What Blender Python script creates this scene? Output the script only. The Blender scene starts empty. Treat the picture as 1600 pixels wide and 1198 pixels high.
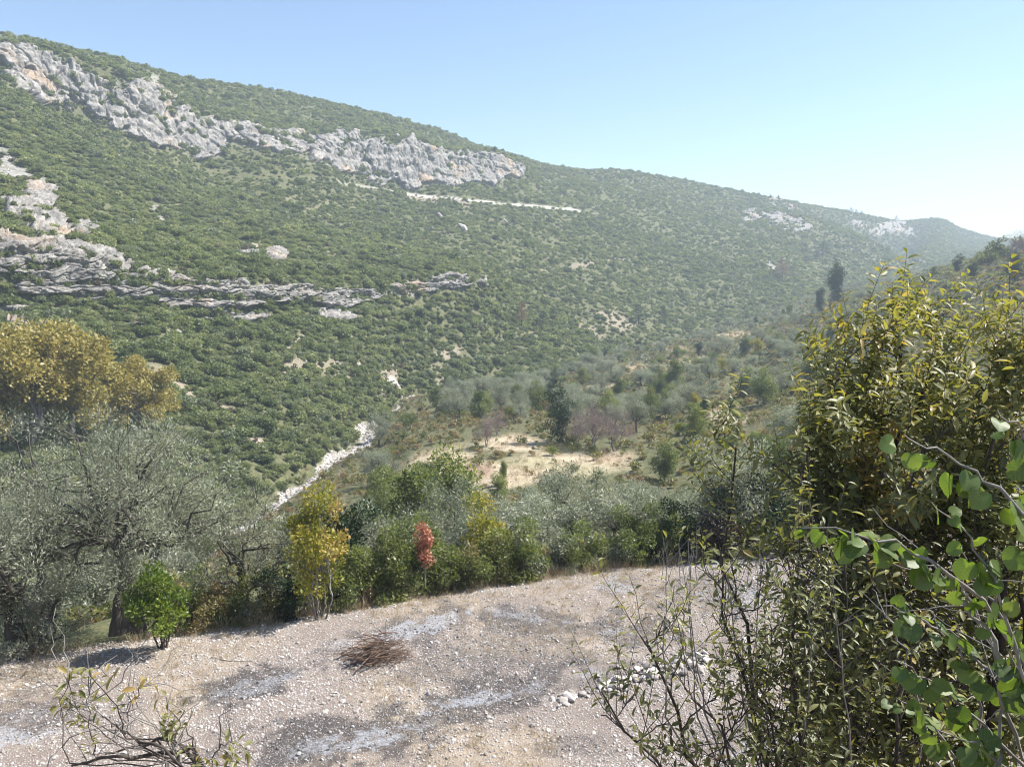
import bpy, math, random
import numpy as np
from mathutils import Vector, Matrix
from mathutils.bvhtree import BVHTree

# ------------------------------------------------------------------ camera, sky, sun, exposure
scene = bpy.context.scene
COL = scene.collection
F_PX, W_PX, H_PX = 1232.0, 1600.0, 1198.0          # focal length in the pixels of a 1600 px wide picture
PITCH = math.radians(7.8)
CAM_Z = 10.0
cam_data = bpy.data.cameras.new("camera")
cam_data.sensor_width = 36.0
cam_data.lens = 36.0 * F_PX / W_PX
cam_data.clip_start = 0.05
cam_data.clip_end = 6000.0
cam = bpy.data.objects.new("camera", cam_data)
cam.location = (0, 0, CAM_Z)
cam.rotation_euler = (math.pi / 2 - PITCH, 0, 0)
COL.objects.link(cam)
scene.camera = cam

SUN_EL, SUN_AZ = math.radians(51), math.radians(75)      # azimuth from +Y (view direction) towards +X
sun_dir = Vector((math.cos(SUN_EL) * math.sin(SUN_AZ), math.cos(SUN_EL) * math.cos(SUN_AZ), math.sin(SUN_EL)))
world = bpy.data.worlds.new("World")
scene.world = world
world.use_nodes = True
wn = world.node_tree
sky = wn.nodes.new("ShaderNodeTexSky")
sky.sky_type = 'NISHITA'
sky.sun_disc = False
sky.sun_elevation = SUN_EL
sky.sun_rotation = SUN_AZ
sky.air_density = 1.0
sky.dust_density = 0.3
sky.ozone_density = 2.2
bg = wn.nodes["Background"]
bg.inputs["Strength"].default_value = 0.086
wn.links.new(sky.outputs[0], bg.inputs["Color"])
sun_data = bpy.data.lights.new("sun", 'SUN')
sun_data.energy = 5.0
sun_data.angle = math.radians(0.53)
sun_data.color = (1.0, 0.95, 0.87)
sun = bpy.data.objects.new("sun", sun_data)
sun.rotation_euler = sun_dir.to_track_quat('Z', 'Y').to_euler()
sun.location = (60, 40, 120)
COL.objects.link(sun)
scene.view_settings.view_transform = 'Standard'
scene.view_settings.look = 'None'
scene.view_settings.gamma = 1.0
scene.view_settings.exposure = 1.2
scene.view_settings.use_curve_mapping = False
scene.cycles.max_bounces = 6
scene.cycles.diffuse_bounces = 2
scene.cycles.glossy_bounces = 1
scene.cycles.transmission_bounces = 3
scene.cycles.volume_bounces = 0
scene.cycles.caustics_reflective = False
scene.cycles.caustics_refractive = False
scene.cycles.use_denoising = True
scene.cycles.filter_width = 1.05

# ------------------------------------------------------------------ geometry of the view, used to survey the place
CP, SP = math.cos(PITCH), math.sin(PITCH)
def slope_of(py):
    dy = (H_PX / 2 - py) / F_PX
    return (-SP + dy * CP) / (CP + dy * SP)
def zp(py, Y):
    return CAM_Z + Y * slope_of(py)
def u_of(px, py):
    dy = (H_PX / 2 - py) / F_PX
    return ((px - W_PX / 2) / F_PX) / (CP + dy * SP)
def u_of_z(px, Y, z):
    s = (z - CAM_Z) / Y
    dy = (s * CP + SP) / (CP - s * SP)
    return ((px - W_PX / 2) / F_PX) / (CP + dy * SP)
def ray_dir(px, py):
    dx = (px - W_PX / 2) / F_PX; dy = (H_PX / 2 - py) / F_PX
    return Vector((dx, CP + dy * SP, -SP + dy * CP))
def pt(px, py, Y):
    d = ray_dir(px, py)
    return Vector((0, 0, CAM_Z)) + d * (Y / d.y)
def project(P):
    P = np.asarray(P, dtype=float)
    x, y, z = P[..., 0], P[..., 1], P[..., 2] - CAM_Z
    f = y * CP - z * SP
    up = y * SP + z * CP
    f = np.where(f < 1e-3, 1e-3, f)
    return W_PX / 2 + F_PX * x / f, H_PX / 2 - F_PX * up / f

# ------------------------------------------------------------------ noise
def _hash(ix, iy, iz, seed):
    with np.errstate(over='ignore'):
        h = (ix.astype(np.uint32) * np.uint32(374761393) + iy.astype(np.uint32) * np.uint32(668265263)
             + iz.astype(np.uint32) * np.uint32(2246822519) + np.uint32((seed * 3266489917) & 0xffffffff))
        h = (h ^ (h >> np.uint32(13))) * np.uint32(1274126177)
        h = (h ^ (h >> np.uint32(16))) * np.uint32(2654435761)
        h = h ^ (h >> np.uint32(15))
    return h.astype(np.float64) / 4294967295.0
def vnoise(P, seed=0):
    P = np.asarray(P, float)
    i = np.floor(P).astype(np.int64); f = P - i
    f = f * f * (3 - 2 * f)
    r = 0
    for dx in (0, 1):
        wx = f[..., 0] if dx else 1 - f[..., 0]
        for dy in (0, 1):
            wy = f[..., 1] if dy else 1 - f[..., 1]
            for dz in (0, 1):
                wz = f[..., 2] if dz else 1 - f[..., 2]
                r = r + wx * wy * wz * _hash(i[..., 0] + dx, i[..., 1] + dy, i[..., 2] + dz, seed)
    return r * 2 - 1
def fbm(P, octaves=4, seed=0, gain=0.5):
    P = np.asarray(P, float); a, s, r = 1.0, 0, 0
    for k in range(octaves):
        r = r + a * vnoise(P * (2.03 ** k), seed + 17 * k); s += a; a *= gain
    return r / s
def voronoi(P, seed=0):
    """distance to the nearest and second nearest cell point, and a random value of the nearest cell"""
    P = np.asarray(P, float)
    i = np.floor(P).astype(np.int64)
    d1 = np.full(P.shape[:-1], 9.0); d2 = d1.copy(); cid = np.zeros_like(d1)
    for dx in (-1, 0, 1):
        for dy in (-1, 0, 1):
            for dz in (-1, 0, 1):
                c = i + np.array([dx, dy, dz])
                j = np.stack([_hash(c[..., 0], c[..., 1], c[..., 2], seed + k) for k in range(3)], -1)
                d = np.linalg.norm(c + j - P, axis=-1)
                rid = _hash(c[..., 0], c[..., 1], c[..., 2], seed + 9)
                near = d < d1
                d2 = np.where(near, d1, np.minimum(d2, d))
                cid = np.where(near, rid, cid)
                d1 = np.where(near, d, d1)
    return d1, d2, cid
def smooth(a, b, x):
    t = np.clip((x - a) / (b - a), 0, 1)
    return t * t * (3 - 2 * t)
def pchip(x, y, xi):
    x = np.asarray(x, float); y = np.asarray(y, float); xi = np.asarray(xi, float)
    h = np.diff(x); d = np.diff(y, axis=0) / (h if y.ndim == 1 else h[:, None])
    m = np.zeros_like(y)
    hh = h if y.ndim == 1 else h[:, None]
    w1 = 2 * hh[1:] + hh[:-1]; w2 = hh[1:] + 2 * hh[:-1]
    same = (d[:-1] * d[1:]) > 0
    with np.errstate(divide='ignore', invalid='ignore'):
        hm = (w1 + w2) / (w1 / d[:-1] + w2 / d[1:])
    m[1:-1] = np.where(same, hm, 0)
    m[0] = d[0]; m[-1] = d[-1]
    k = np.clip(np.searchsorted(x, xi) - 1, 0, len(x) - 2)
    t = np.clip((xi - x[k]) / h[k], 0, 1)
    if y.ndim > 1:
        t = t[:, None]
    hk = h[k] if y.ndim == 1 else h[k][:, None]
    return ((2 * t**3 - 3 * t**2 + 1) * y[k] + (t**3 - 2 * t**2 + t) * hk * m[k]
            + (-2 * t**3 + 3 * t**2) * y[k + 1] + (t**3 - t**2) * hk * m[k + 1])

# ------------------------------------------------------------------ mesh helpers
def mesh_np(name, verts, faces, mat, attrs=None, smooth_shade=True):
    """faces: one (n,k) array or a list of such arrays (k may differ)"""
    me = bpy.data.meshes.new(name)
    verts = np.asarray(verts, np.float32).reshape(-1, 3)
    fl = faces if isinstance(faces, list) else [faces]
    fl = [np.asarray(f, np.int32) for f in fl if len(f)]
    me.vertices.add(len(verts)); me.vertices.foreach_set("co", verts.ravel())
    loops = np.concatenate([f.ravel() for f in fl])
    starts, s = [], 0
    for f in fl:
        n, k = f.shape
        starts.append(s + np.arange(n, dtype=np.int32) * k); s += n * k
    starts = np.concatenate(starts).astype(np.int32)
    me.loops.add(len(loops)); me.loops.foreach_set("vertex_index", loops)
    me.polygons.add(len(starts)); me.polygons.foreach_set("loop_start", starts)
    if smooth_shade:
        me.polygons.foreach_set("use_smooth", np.ones(len(starts), bool))
    me.update(calc_edges=True)
    for k, v in (attrs or {}).items():
        a = me.attributes.new(k, 'FLOAT', 'POINT')
        a.data.foreach_set("value", np.asarray(v, np.float32).ravel())
    if mat:
        for m in (mat if isinstance(mat, (list, tuple)) else [mat]):
            me.materials.append(m)
    return me
def link(name, me, parent=None, loc=None):
    o = bpy.data.objects.new(name, me); COL.objects.link(o)
    if parent: o.parent = parent
    if loc is not None: o.location = loc
    return o
def tag(o, label=None, cat=None, group=None, kind=None):
    if label: o['label'] = label
    if cat: o['category'] = cat
    if group: o['group'] = group
    if kind: o['kind'] = kind
    return o
def thing(name, label, cat, loc, rz=0.0, sc=1.0, group=None):
    o = bpy.data.objects.new(name, None); COL.objects.link(o)
    o.empty_display_size = 0.2
    o.location = loc; o.rotation_euler = (0, 0, rz); o.scale = (sc, sc, sc)
    return tag(o, label, cat, group)

class MB:
    """collects tubes and polygons for one mesh"""
    def __init__(s):
        s.v, s.f, s.n = [], {}, 0
    def add(s, v, f):
        v = np.asarray(v, float); f = np.asarray(f, np.int64)
        s.v.append(v); s.f.setdefault(f.shape[1], []).append(f + s.n); s.n += len(v)
    def tube(s, pts, rad, sides=6, cap=True):
        P = np.asarray(pts, float); n = len(P)
        R = np.broadcast_to(np.asarray(rad, float), (n,))
        T = np.gradient(P, axis=0); T /= np.linalg.norm(T, axis=1)[:, None] + 1e-9
        ref = np.array([0, 0, 1.0]) if abs(T[:, 2]).mean() < 0.9 else np.array([1.0, 0, 0])
        A = np.cross(T, ref); A /= np.linalg.norm(A, axis=1)[:, None] + 1e-9
        B = np.cross(T, A)
        an = np.arange(sides) * 2 * np.pi / sides
        V = P[:, None] + R[:, None, None] * (np.cos(an)[None, :, None] * A[:, None] + np.sin(an)[None, :, None] * B[:, None])
        i = np.arange(n - 1)[:, None] * sides; j = np.arange(sides)[None]
        k = (j + 1) % sides
        F = np.stack([i + j, i + k, i + sides + k, i + sides + j], -1).reshape(-1, 4)
        s.add(V.reshape(-1, 3), F)
    def mesh(s, name, mat, attrs=None, smooth_shade=True):
        return mesh_np(name, np.concatenate(s.v), [np.concatenate(x) for x in s.f.values()], mat, attrs, smooth_shade)

# ------------------------------------------------------------------ materials
def new_mat(name):
    m = bpy.data.materials.new(name); m.use_nodes = True
    nt = m.node_tree
    for n in list(nt.nodes): nt.nodes.remove(n)
    return m, nt
class NT:
    def __init__(s, nt): s.t = nt
    def n(s, kind, **kw):
        nd = s.t.nodes.new(kind)
        for k, v in kw.items():
            if k.startswith("i_"):
                key = k[2:]; key = int(key) if key.isdigit() else key.replace("_", " ")
                s.put(nd.inputs[key], v)
            else: setattr(nd, k, v)
        return nd
    def put(s, sock, v):
        if hasattr(v, "bl_rna") and isinstance(v, bpy.types.NodeSocket): s.t.links.new(v, sock)
        elif isinstance(v, tuple) and len(v) == 3 and sock.type == 'RGBA': sock.default_value = (*v, 1)
        else: sock.default_value = v
    def attr(s, name): return s.n("ShaderNodeAttribute", attribute_name=name).outputs["Fac"]
    def math(s, op, a, b=0.0, clamp=False):
        nd = s.n("ShaderNodeMath", operation=op, use_clamp=clamp); s.put(nd.inputs[0], a); s.put(nd.inputs[1], b); return nd.outputs[0]
    def mix(s, f, a, b, mode='MIX'):
        nd = s.n("ShaderNodeMix", data_type='RGBA', blend_type=mode)
        s.put(nd.inputs[0], f); s.put(nd.inputs[6], a); s.put(nd.inputs[7], b); return nd.outputs[2]
    def ramp(s, f, stops):
        nd = s.n("ShaderNodeValToRGB"); s.put(nd.inputs[0], f); e = nd.color_ramp.elements
        while len(e) < len(stops): e.new(0.5)
        for x, (p, c) in zip(e, stops): x.position = p; x.color = (*c, 1)
        return nd.outputs[0]
    def noise(s, scale, detail=4, vec=None, rough=0.55, out="Fac"):
        nd = s.n("ShaderNodeTexNoise"); nd.inputs["Scale"].default_value = scale; nd.inputs["Detail"].default_value = detail
        nd.inputs["Roughness"].default_value = rough
        if vec is not None: s.put(nd.inputs["Vector"], vec)
        return nd.outputs[out]
    def pos(s): return s.n("ShaderNodeNewGeometry").outputs["Position"]
    def surf(s, sh):
        o = s.n("ShaderNodeOutputMaterial"); s.t.links.new(sh, o.inputs["Surface"]); return o

def leaf_mat(name, stops, transl=0.35, gloss=0.06, trans_tint=(1.15, 1.25, 0.6), obj_var=0.25, patch=None, veins=False):
    """stops: colours from one end of the tint to the other (leaf reflectances)"""
    m, nt = new_mat(name); T = NT(nt)
    oi = T.n("ShaderNodeObjectInfo")
    t = T.math('ADD', T.attr("tint"), T.math('MULTIPLY', T.math('SUBTRACT', oi.outputs["Random"], 0.5), obj_var))
    if patch:
        pn = T.noise(patch, 3, oi.outputs["Location"])
        t = T.math('ADD', t, T.math('MULTIPLY', T.math('SUBTRACT', pn, 0.5), 1.1))
    t = T.math('MAXIMUM', t, 0.0, True)
    n = len(stops)
    c = T.ramp(t, [(i / (n - 1), s_) for i, s_ in enumerate(stops)])
    if veins:
        tc = T.n("ShaderNodeTexCoord").outputs["Object"]; xyz = T.n("ShaderNodeSeparateXYZ"); T.put(xyz.inputs[0], tc)
        ay = T.math('ABSOLUTE', xyz.outputs[1]); rib = T.math('LESS_THAN', ay, 0.014)
        br = T.math('LESS_THAN', T.math('PINGPONG', T.math('SUBTRACT', xyz.outputs[0], T.math('MULTIPLY', ay, 0.8)), 0.085), 0.009)
        c = T.mix(T.math('MULTIPLY', T.math('MAXIMUM', rib, br), .22), c, (0.30, 0.34, 0.14))
        c = T.mix(T.math('MULTIPLY', T.ramp(T.noise(5, 5, tc, .7), [(.5, (0, 0, 0)), (.75, (1, 1, 1))]), .5), c, (0.20, 0.17, 0.06))
    d = T.n("ShaderNodeBsdfDiffuse"); T.put(d.inputs["Color"], c)
    tr = T.n("ShaderNodeBsdfTranslucent"); T.put(tr.inputs["Color"], T.mix(1.0, c, trans_tint, 'MULTIPLY'))
    mx = T.n("ShaderNodeMixShader"); mx.inputs[0].default_value = transl
    nt.links.new(d.outputs[0], mx.inputs[1]); nt.links.new(tr.outputs[0], mx.inputs[2])
    out = mx.outputs[0]
    if gloss > 0:
        g = T.n("ShaderNodeBsdfGlossy"); g.inputs["Roughness"].default_value = 0.5
        g.inputs["Color"].default_value = (1, 1, 1, 1)
        m2 = T.n("ShaderNodeMixShader"); m2.inputs[0].default_value = gloss
        nt.links.new(out, m2.inputs[1]); nt.links.new(g.outputs[0], m2.inputs[2]); out = m2.outputs[0]
    T.surf(out)
    return m
def bark_mat(name, c1, c2, scale=6.0):
    m, nt = new_mat(name); T = NT(nt)
    tc = T.n("ShaderNodeTexCoord").outputs["Object"]
    mp = T.n("ShaderNodeMapping"); mp.inputs["Scale"].default_value = (1, 1, 0.25); T.put(mp.inputs["Vector"], tc)
    f = T.noise(scale, 5, mp.outputs[0], 0.65)
    c = T.ramp(f, [(0.3, c1), (0.7, c2)])
    b = T.n("ShaderNodeBsdfPrincipled"); T.put(b.inputs["Base Color"], c); b.inputs["Roughness"].default_value = 0.9
    bp = T.n("ShaderNodeBump"); bp.inputs["Strength"].default_value = 0.6; bp.inputs["Distance"].default_value = 0.02
    T.put(bp.inputs["Height"], f); nt.links.new(bp.outputs[0], b.inputs["Normal"])
    T.surf(b.outputs[0]); return m

# ------------------------------------------------------------------ the lie of the land: contour lines from near to far
# every line is a list of (bearing as column of the view, distance, height)
def P_(rows): return [(a, Y, zp(py, Y)) for a, py, Y in rows]
EDGE_PX = [(-500, 1090), (-200, 1035), (0, 1003), (130, 987), (300, 966), (420, 950), (500, 938), (640, 911), (700, 903), (880, 878),
           (1000, 866), (1200, 846), (1400, 828), (1700, 800), (2100, 770)]
EDGE = [pt(a, b, CAM_Z / -slope_of(b)) for a, b in EDGE_PX]
EDGE_X = np.array([e.x for e in EDGE]); EDGE_Y = np.array([e.y for e in EDGE])
def edge_y(x): return np.interp(x, EDGE_X, EDGE_Y)
LN = {}
LN['under'] = [(-400, 13, -3.6), (800, 14, -3.6), (2000, 14, -3.6)]
LN['edge'] = [(a, e.y + 1.7, -1.25) for (a, b), e in zip(EDGE_PX, EDGE)]
LN['l3'] = [(-400, 27, -9), (0, 31, -8), (400, 48, -9), (700, 50, -8), (1000, 50, -7), (1300, 48, -5.5), (1600, 46, -4), (2000, 44, -3)]
LN['l4'] = [(-400, 32, -15), (0, 39, -14), (400, 70, -15), (560, 82, -14), (700, 78, -12), (1000, 75, -11.2), (1300, 70, -7), (1600, 65, -3), (2000, 60, 0)]
LN['l5'] = [(-400, 37, -20), (0, 46, -20), (400, 90, -19), (560, 120, -19), (640, 110, -13.2), (750, 106, -12), (1000, 100, -11.5), (1300, 95, -7), (1600, 100, -0.5), (2000, 95, 5)]
LN['l6'] = [(-400, 39, -21.5), (0, 49.5, -21.5), (400, 96, -19.8), (560, 138, -20.5), (640, 160, -19), (750, 165, -18), (1000, 160, -16), (1200, 180, -12.5), (1400, 190, -6), (1600, 180, 5), (2000, 170, 12)]
LN['l7'] = [(-400, 40, -22), (0, 50.7, -22), (400, 98, -20), (560, 141, -21), (640, 186, -19.5), (750, 197, -19.5), (850, 217, -20.5), (1000, 275, -18), (1100, 305, -15.5)] + \
    P_([(1250, 497, 330), (1330, 468, 320), (1400, 450, 310), (1500, 418, 285), (1600, 394, 265), (1800, 360, 240), (2000, 340, 230)])
LN['foot'] = [(-400, 42, -22), (0, 52, -22), (130, 62, -22), (250, 78, -21.5), (400, 100, -20), (550, 143, -21), (600, 174, -21.3), (635, 200, -20)] + \
    P_([(740, 634, 212), (850, 590, 240), (950, 556, 300), (1000, 545, 325), (1100, 520, 385), (1250, 472, 480), (1400, 432, 650), (1560, 402, 900), (2000, 405, 1000)])
LN['c1b'] = P_([(-400, 520, 104), (0, 480, 135), (60, 466, 142), (240, 470, 158), (330, 500, 166), (400, 492, 176), (540, 482, 215), (700, 455, 265), (850, 480, 330), (1000, 470, 410),
                (1200, 430, 540), (1300, 424, 620), (1400, 414, 715), (1560, 396, 950), (2000, 402, 1100)])
LN['c1t'] = P_([(-400, 420, 110), (0, 388, 139), (60, 392, 146), (240, 430, 162), (330, 438, 171), (400, 437, 182), (540, 455, 219), (700, 432, 270), (850, 474, 335), (1000, 464, 416),
                (1200, 426, 548), (1300, 420, 628), (1400, 411, 724), (1560, 395, 962), (2000, 401, 1115)])
LN['mid'] = P_([(-400, 260, 190), (0, 250, 215), (300, 330, 265), (640, 370, 350), (850, 390, 430), (1000, 388, 520), (1200, 378, 660), (1300, 388, 715), (1400, 408, 735), (1560, 388, 1080), (2000, 399, 1200)])
LN['c2b'] = P_([(-400, 65, 270), (0, 113, 300), (80, 165, 310), (200, 208, 330), (340, 246, 365), (420, 236, 390), (500, 240, 420), (560, 275, 445), (640, 290, 475), (720, 283, 510), (812, 284, 555),
                (850, 300, 575), (1000, 316, 660), (1200, 337, 800), (1300, 358, 775), (1350, 381, 762), (1420, 409, 750), (1560, 383, 1200), (2000, 397, 1300)])
LN['c2t'] = P_([(-400, 15, 285), (0, 73, 313), (60, 77, 325), (200, 117, 345), (285, 165, 372), (340, 186, 388), (400, 197, 405), (470, 208, 430), (560, 213, 460), (640, 221, 490), (700, 236, 522),
                (770, 239, 552), (812, 252, 574), (850, 291, 590), (1000, 309, 675), (1200, 331, 815), (1300, 350, 800), (1350, 374, 790), (1420, 407, 770), (1560, 380, 1230), (2000, 396, 1330)])
LN['ridge'] = P_([(-400, -20, 360), (0, 60, 380), (100, 83, 405), (250, 119, 455), (400, 144, 520), (500, 162, 570), (600, 186, 620), (700, 212, 668), (750, 234, 690), (812, 250, 720), (900, 267, 770), (970, 268, 800), (1000, 272, 820),
                  (1100, 289, 880), (1200, 309, 950), (1330, 332, 1080), (1400, 345, 1200), (1470, 343, 1300), (1500, 357, 1340), (1560, 373, 1400), (1700, 388, 1450), (2000, 394, 1500)])
LN['back'] = [(a, Y + 160, z - 30) for a, Y, z in LN['ridge']]
UG = np.concatenate([np.linspace(-0.98, -0.70, 50, endpoint=False), np.linspace(-0.70, 0.70, 680), np.linspace(0.70, 1.0, 50)[1:]])
def sample_line(L):
    u = np.array([u_of_z(*r) for r in L]); k = np.argsort(u)
    a = np.array([(r[1], r[2]) for r in L])[k]
    return pchip(u[k], a, np.clip(UG, u[k][0], u[k][-1]))
S = {k: sample_line(v) for k, v in LN.items()}
# a spur whose far side drops into a gully, on the right of the mountain
w_sp = (smooth(0.30, 0.40, UG) * (1 - smooth(0.47, 0.54, UG)))[:, None]
s1 = S['c2t'] + (S['ridge'] - S['c2t']) * 0.22
s2 = S['c2t'] + (S['ridge'] - S['c2t']) * 0.45
s1b = s1.copy(); s1b[:, 1] = S['c2t'][:, 1] + 3
s2b = s2.copy(); s2b[:, 1] = S['c2t'][:, 1] - 14
S['s1'] = s1 * (1 - w_sp) + s1b * w_sp
S['s2'] = s2 * (1 - w_sp) + s2b * w_sp
ORDER = [('under', 2), ('edge', 16), ('l3', 18), ('l4', 26), ('l5', 22), ('l6', 18), ('l7', 14), ('foot', 66), ('c1b', 16), ('c1t', 46), ('mid', 48), ('c2b', 24), ('c2t', 14), ('s1', 10), ('s2', 24), ('ridge', 8), ('back', 0)]
rows, tpar = [], []
stack = np.stack([S[k] for k, _ in ORDER])                # (lines, columns, 2)
for i in range(1, len(stack)):                              # keep the lines in order of distance
    stack[i, :, 0] = np.maximum(stack[i, :, 0], stack[i - 1, :, 0] + 0.4)
ti = np.concatenate([i + np.arange(n) / n for i, (k, n) in enumerate(ORDER) if n] + [[len(ORDER) - 1.0]])
nl, nc = stack.shape[:2]
flat = stack.reshape(nl, nc * 2)
G = pchip(np.arange(nl), flat, ti).reshape(len(ti), nc, 2)
# cliffs keep their sharp brow and foot: straight between the cliff lines
HX = UG[None, :] * G[..., 0]; HY = G[..., 0]; HZ = G[..., 1].copy()
NR, NC = HX.shape
T2 = np.repeat(ti[:, None], NC, 1)
LI = {k: i for i, (k, _) in enumerate(ORDER)}
P3 = np.stack([HX, HY, HZ], -1)
hillw = smooth(LI['foot'], LI['foot'] + 0.6, T2)
fl2 = np.stack([HX, HY, np.zeros_like(HX)], -1)
HZ += hillw * (fbm(fl2 / 45, 3, 3) * 3.0 * smooth(120, 300, HY) + fbm(fl2 / 12, 3, 5) * 1.0) * (1 - 0.85 * smooth(LI['s2'], LI['ridge'], T2))
HZ += (1 - hillw) * fbm(fl2 / 9, 3, 8) * 0.35 * smooth(24, 40, HY)
# small terraces in the groves of the right slope
tz = smooth(LI['l6'] - .5, LI['l6'], T2) * (1 - smooth(LI['l7'], LI['foot'], T2)) * smooth(0.05, 0.15, HX / HY)
st = HZ / 2.4 + fbm(fl2 / 40, 2, 12) * 0.3
HZ = HZ * (1 - 0.8 * tz) + 0.8 * tz * 2.4 * (np.floor(st) + smooth(0.7, 1.0, st - np.floor(st)) - fbm(fl2 / 40, 2, 12) * 0.3)
P3 = np.stack([HX, HY, HZ], -1)
HPX, HPY = project(P3)

def blobs(px, py, L, seed=0, rough=0.45, nscale=22.0):
    """soft patches (column, row, half width, half height, tilt in degrees, weight) as surveyed from the viewpoint"""
    r = np.zeros_like(px)
    nz = fbm(np.stack([px / nscale, py / (nscale * .6), np.zeros_like(px)], -1), 4, seed)
    for b in L:
        cx, cy, rx, ry, an, w = b
        c, s = math.cos(math.radians(an)), math.sin(math.radians(an))
        dx, dy = px - cx, py - cy
        d = np.sqrt(((dx * c + dy * s) / rx) ** 2 + ((-dx * s + dy * c) / ry) ** 2)
        r = np.maximum(r, w * (1 - smooth(0.65, 1.25, d + nz * rough)))
    return r
def polyd(px, py, L):
    """distance to a surveyed line and where along it"""
    best = np.full(px.shape, 1e9)
    for (x0, y0), (x1, y1) in zip(L[:-1], L[1:]):
        t = np.clip(((px - x0) * (x1 - x0) + (py - y0) * (y1 - y0)) / ((x1 - x0) ** 2 + (y1 - y0) ** 2), 0, 1)
        best = np.minimum(best, np.hypot(px - x0 - t * (x1 - x0), py - y0 - t * (y1 - y0)))
    return best
ROCK = [(40, 92, 70, 16, 12, 1), (120, 130, 80, 26, 20, 1), (60, 140, 60, 18, 28, .9), (170, 165, 70, 30, 25, 1), (230, 150, 50, 30, 30, 1), (220, 195, 50, 22, 25, .9), (270, 200, 50, 36, 30, 1), (320, 215, 35, 34, 20, 1),
        (375, 208, 45, 20, 5, .85), (420, 220, 50, 18, 5, .8), (470, 222, 45, 18, 5, .8), (520, 235, 45, 24, 10, .95), (580, 248, 48, 36, 10, 1.15), (640, 254, 48, 38, 5, 1.2), (700, 260, 48, 30, 5, 1.15), (760, 262, 50, 28, 3, 1.1), (800, 262, 18, 18, 0, .9),
        (20, 262, 45, 26, 30, .95), (60, 300, 28, 22, 40, .9), (45, 335, 50, 20, 20, .8), (80, 365, 40, 18, 25, .8), (130, 355, 16, 12, 0, .9), (20, 400, 55, 34, 10, 1.0), (90, 408, 65, 36, 12, 1.2), (150, 425, 65, 36, 12, 1.2), (70, 450, 55, 20, 5, 1.1), (130, 455, 60, 16, 2, 1.1),
        (200, 448, 65, 28, 4, 1.2), (260, 452, 60, 28, 4, 1.15), (330, 460, 65, 28, 4, 1.1), (345, 492, 55, 14, 8, .95), (400, 460, 50, 18, 0, .8), (395, 494, 25, 9, -5, .8), (460, 455, 50, 14, 0, .75), (525, 464, 48, 16, -3, 1), (575, 458, 40, 12, -4, .8), (520, 492, 34, 9, 10, .8),
        (540, 500, 20, 7, 20, .7), (640, 450, 60, 14, -5, .72), (700, 440, 50, 12, -4, .65), (760, 440, 20, 10, 0, .6), (385, 397, 18, 8, 0, .75), (432, 400, 18, 10, 0, .7), (240, 325, 10, 5, 0, .7), (255, 345, 8, 5, 0, .7),
        (250, 340, 5, 8, 0, .6), (30, 510, 34, 12, 15, .8), (68, 512, 18, 9, 20, .9), (20, 480, 30, 10, 0, .7), (215, 505, 14, 10, 0, .6), (270, 520, 16, 6, 0, .5),
        (1200, 335, 40, 8, 5, .62), (1232, 350, 34, 12, 10, .7), (1210, 322, 30, 6, 5, .5), (1340, 350, 20, 8, 0, .62), (1395, 354, 24, 12, 0, .8), (1370, 362, 14, 8, 0, .7), (1421, 362, 10, 10, 0, .7), (1170, 344, 14, 6, 0, .6), (1208, 412, 9, 12, 0, .9),
        (1360, 402, 50, 3, 22, .6), (30, 62, 30, 8, 10, .5), (330, 125, 14, 4, 10, .4), (965, 268, 14, 3, 0, .6), (1210, 312, 14, 3, 5, .6), (1040, 345, 14, 5, -40, .5)]
SOIL = [(470, 535, 34, 10, -15, .8), (450, 580, 42, 18, -10, .75), (520, 575, 60, 12, 15, .6), (604, 598, 16, 34, 12, .8), (570, 570, 30, 10, 5, .6), (700, 551, 24, 10, -15, .9), (560, 525, 16, 6, 0, .5), (965, 503, 36, 16, 15, .8), (920, 515, 30, 10, 20, .5),
        (735, 640, 40, 10, -5, .9), (690, 590, 20, 20, 30, .5), (330, 380, 40, 12, 5, .4), (300, 400, 80, 10, 5, .4), (480, 395, 60, 12, 5, .35), (690, 340, 40, 6, 10, .3), (500, 330, 90, 20, 10, .25), (925, 412, 70, 4, -8, .65), (860, 420, 40, 4, -3, .5),
        (1040, 410, 60, 4, 5, .4), (60, 345, 40, 20, 20, .8), (30, 300, 40, 20, 0, .6), (110, 370, 30, 12, 30, .7), (420, 420, 70, 10, 4, .5), (660, 310, 30, 6, 5, .8), (720, 318, 30, 5, 5, .7), (820, 520, 40, 5, 25, .5), (860, 545, 40, 6, 15, .4)]
GULLY = [(235, 585), (290, 610), (345, 640), (400, 690)]
ROAD = [(450, 277), (520, 283), (600, 297), (660, 307), (700, 309), (760, 316), (820, 322), (885, 327), (930, 335), (985, 343)]
PATH2 = [(585, 655), (608, 645), (630, 625), (624, 605), (612, 592)]
rock = blobs(HPX, HPY, ROCK, 21)
soil = blobs(HPX, HPY, SOIL, 31)
vis = T2 > LI['foot'] + 0.02
gul = 1 - smooth(6, 20, polyd(HPX, HPY, GULLY) + fbm(P3 / 5, 3, 41) * 9)
road = (1 - smooth(1.0, 2.8, polyd(HPX, HPY, ROAD) + fbm(P3 / 14, 2, 42) * 2.4)) * smooth(440, 690, HPX) * (1 - 0.9 * smooth(890, 930, HPX))
path2 = 1 - smooth(1.2, 3.6, polyd(HPX, HPY, PATH2) + fbm(P3 / 4, 2, 43) * 3.5)
roadclear = (1 - smooth(2.5, 5, polyd(HPX, HPY, ROAD))) * smooth(640, 690, HPX) * (1 - smooth(890, 930, HPX))
hill_z = smooth(LI['foot'] + .02, LI['foot'] + .1, T2)
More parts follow.
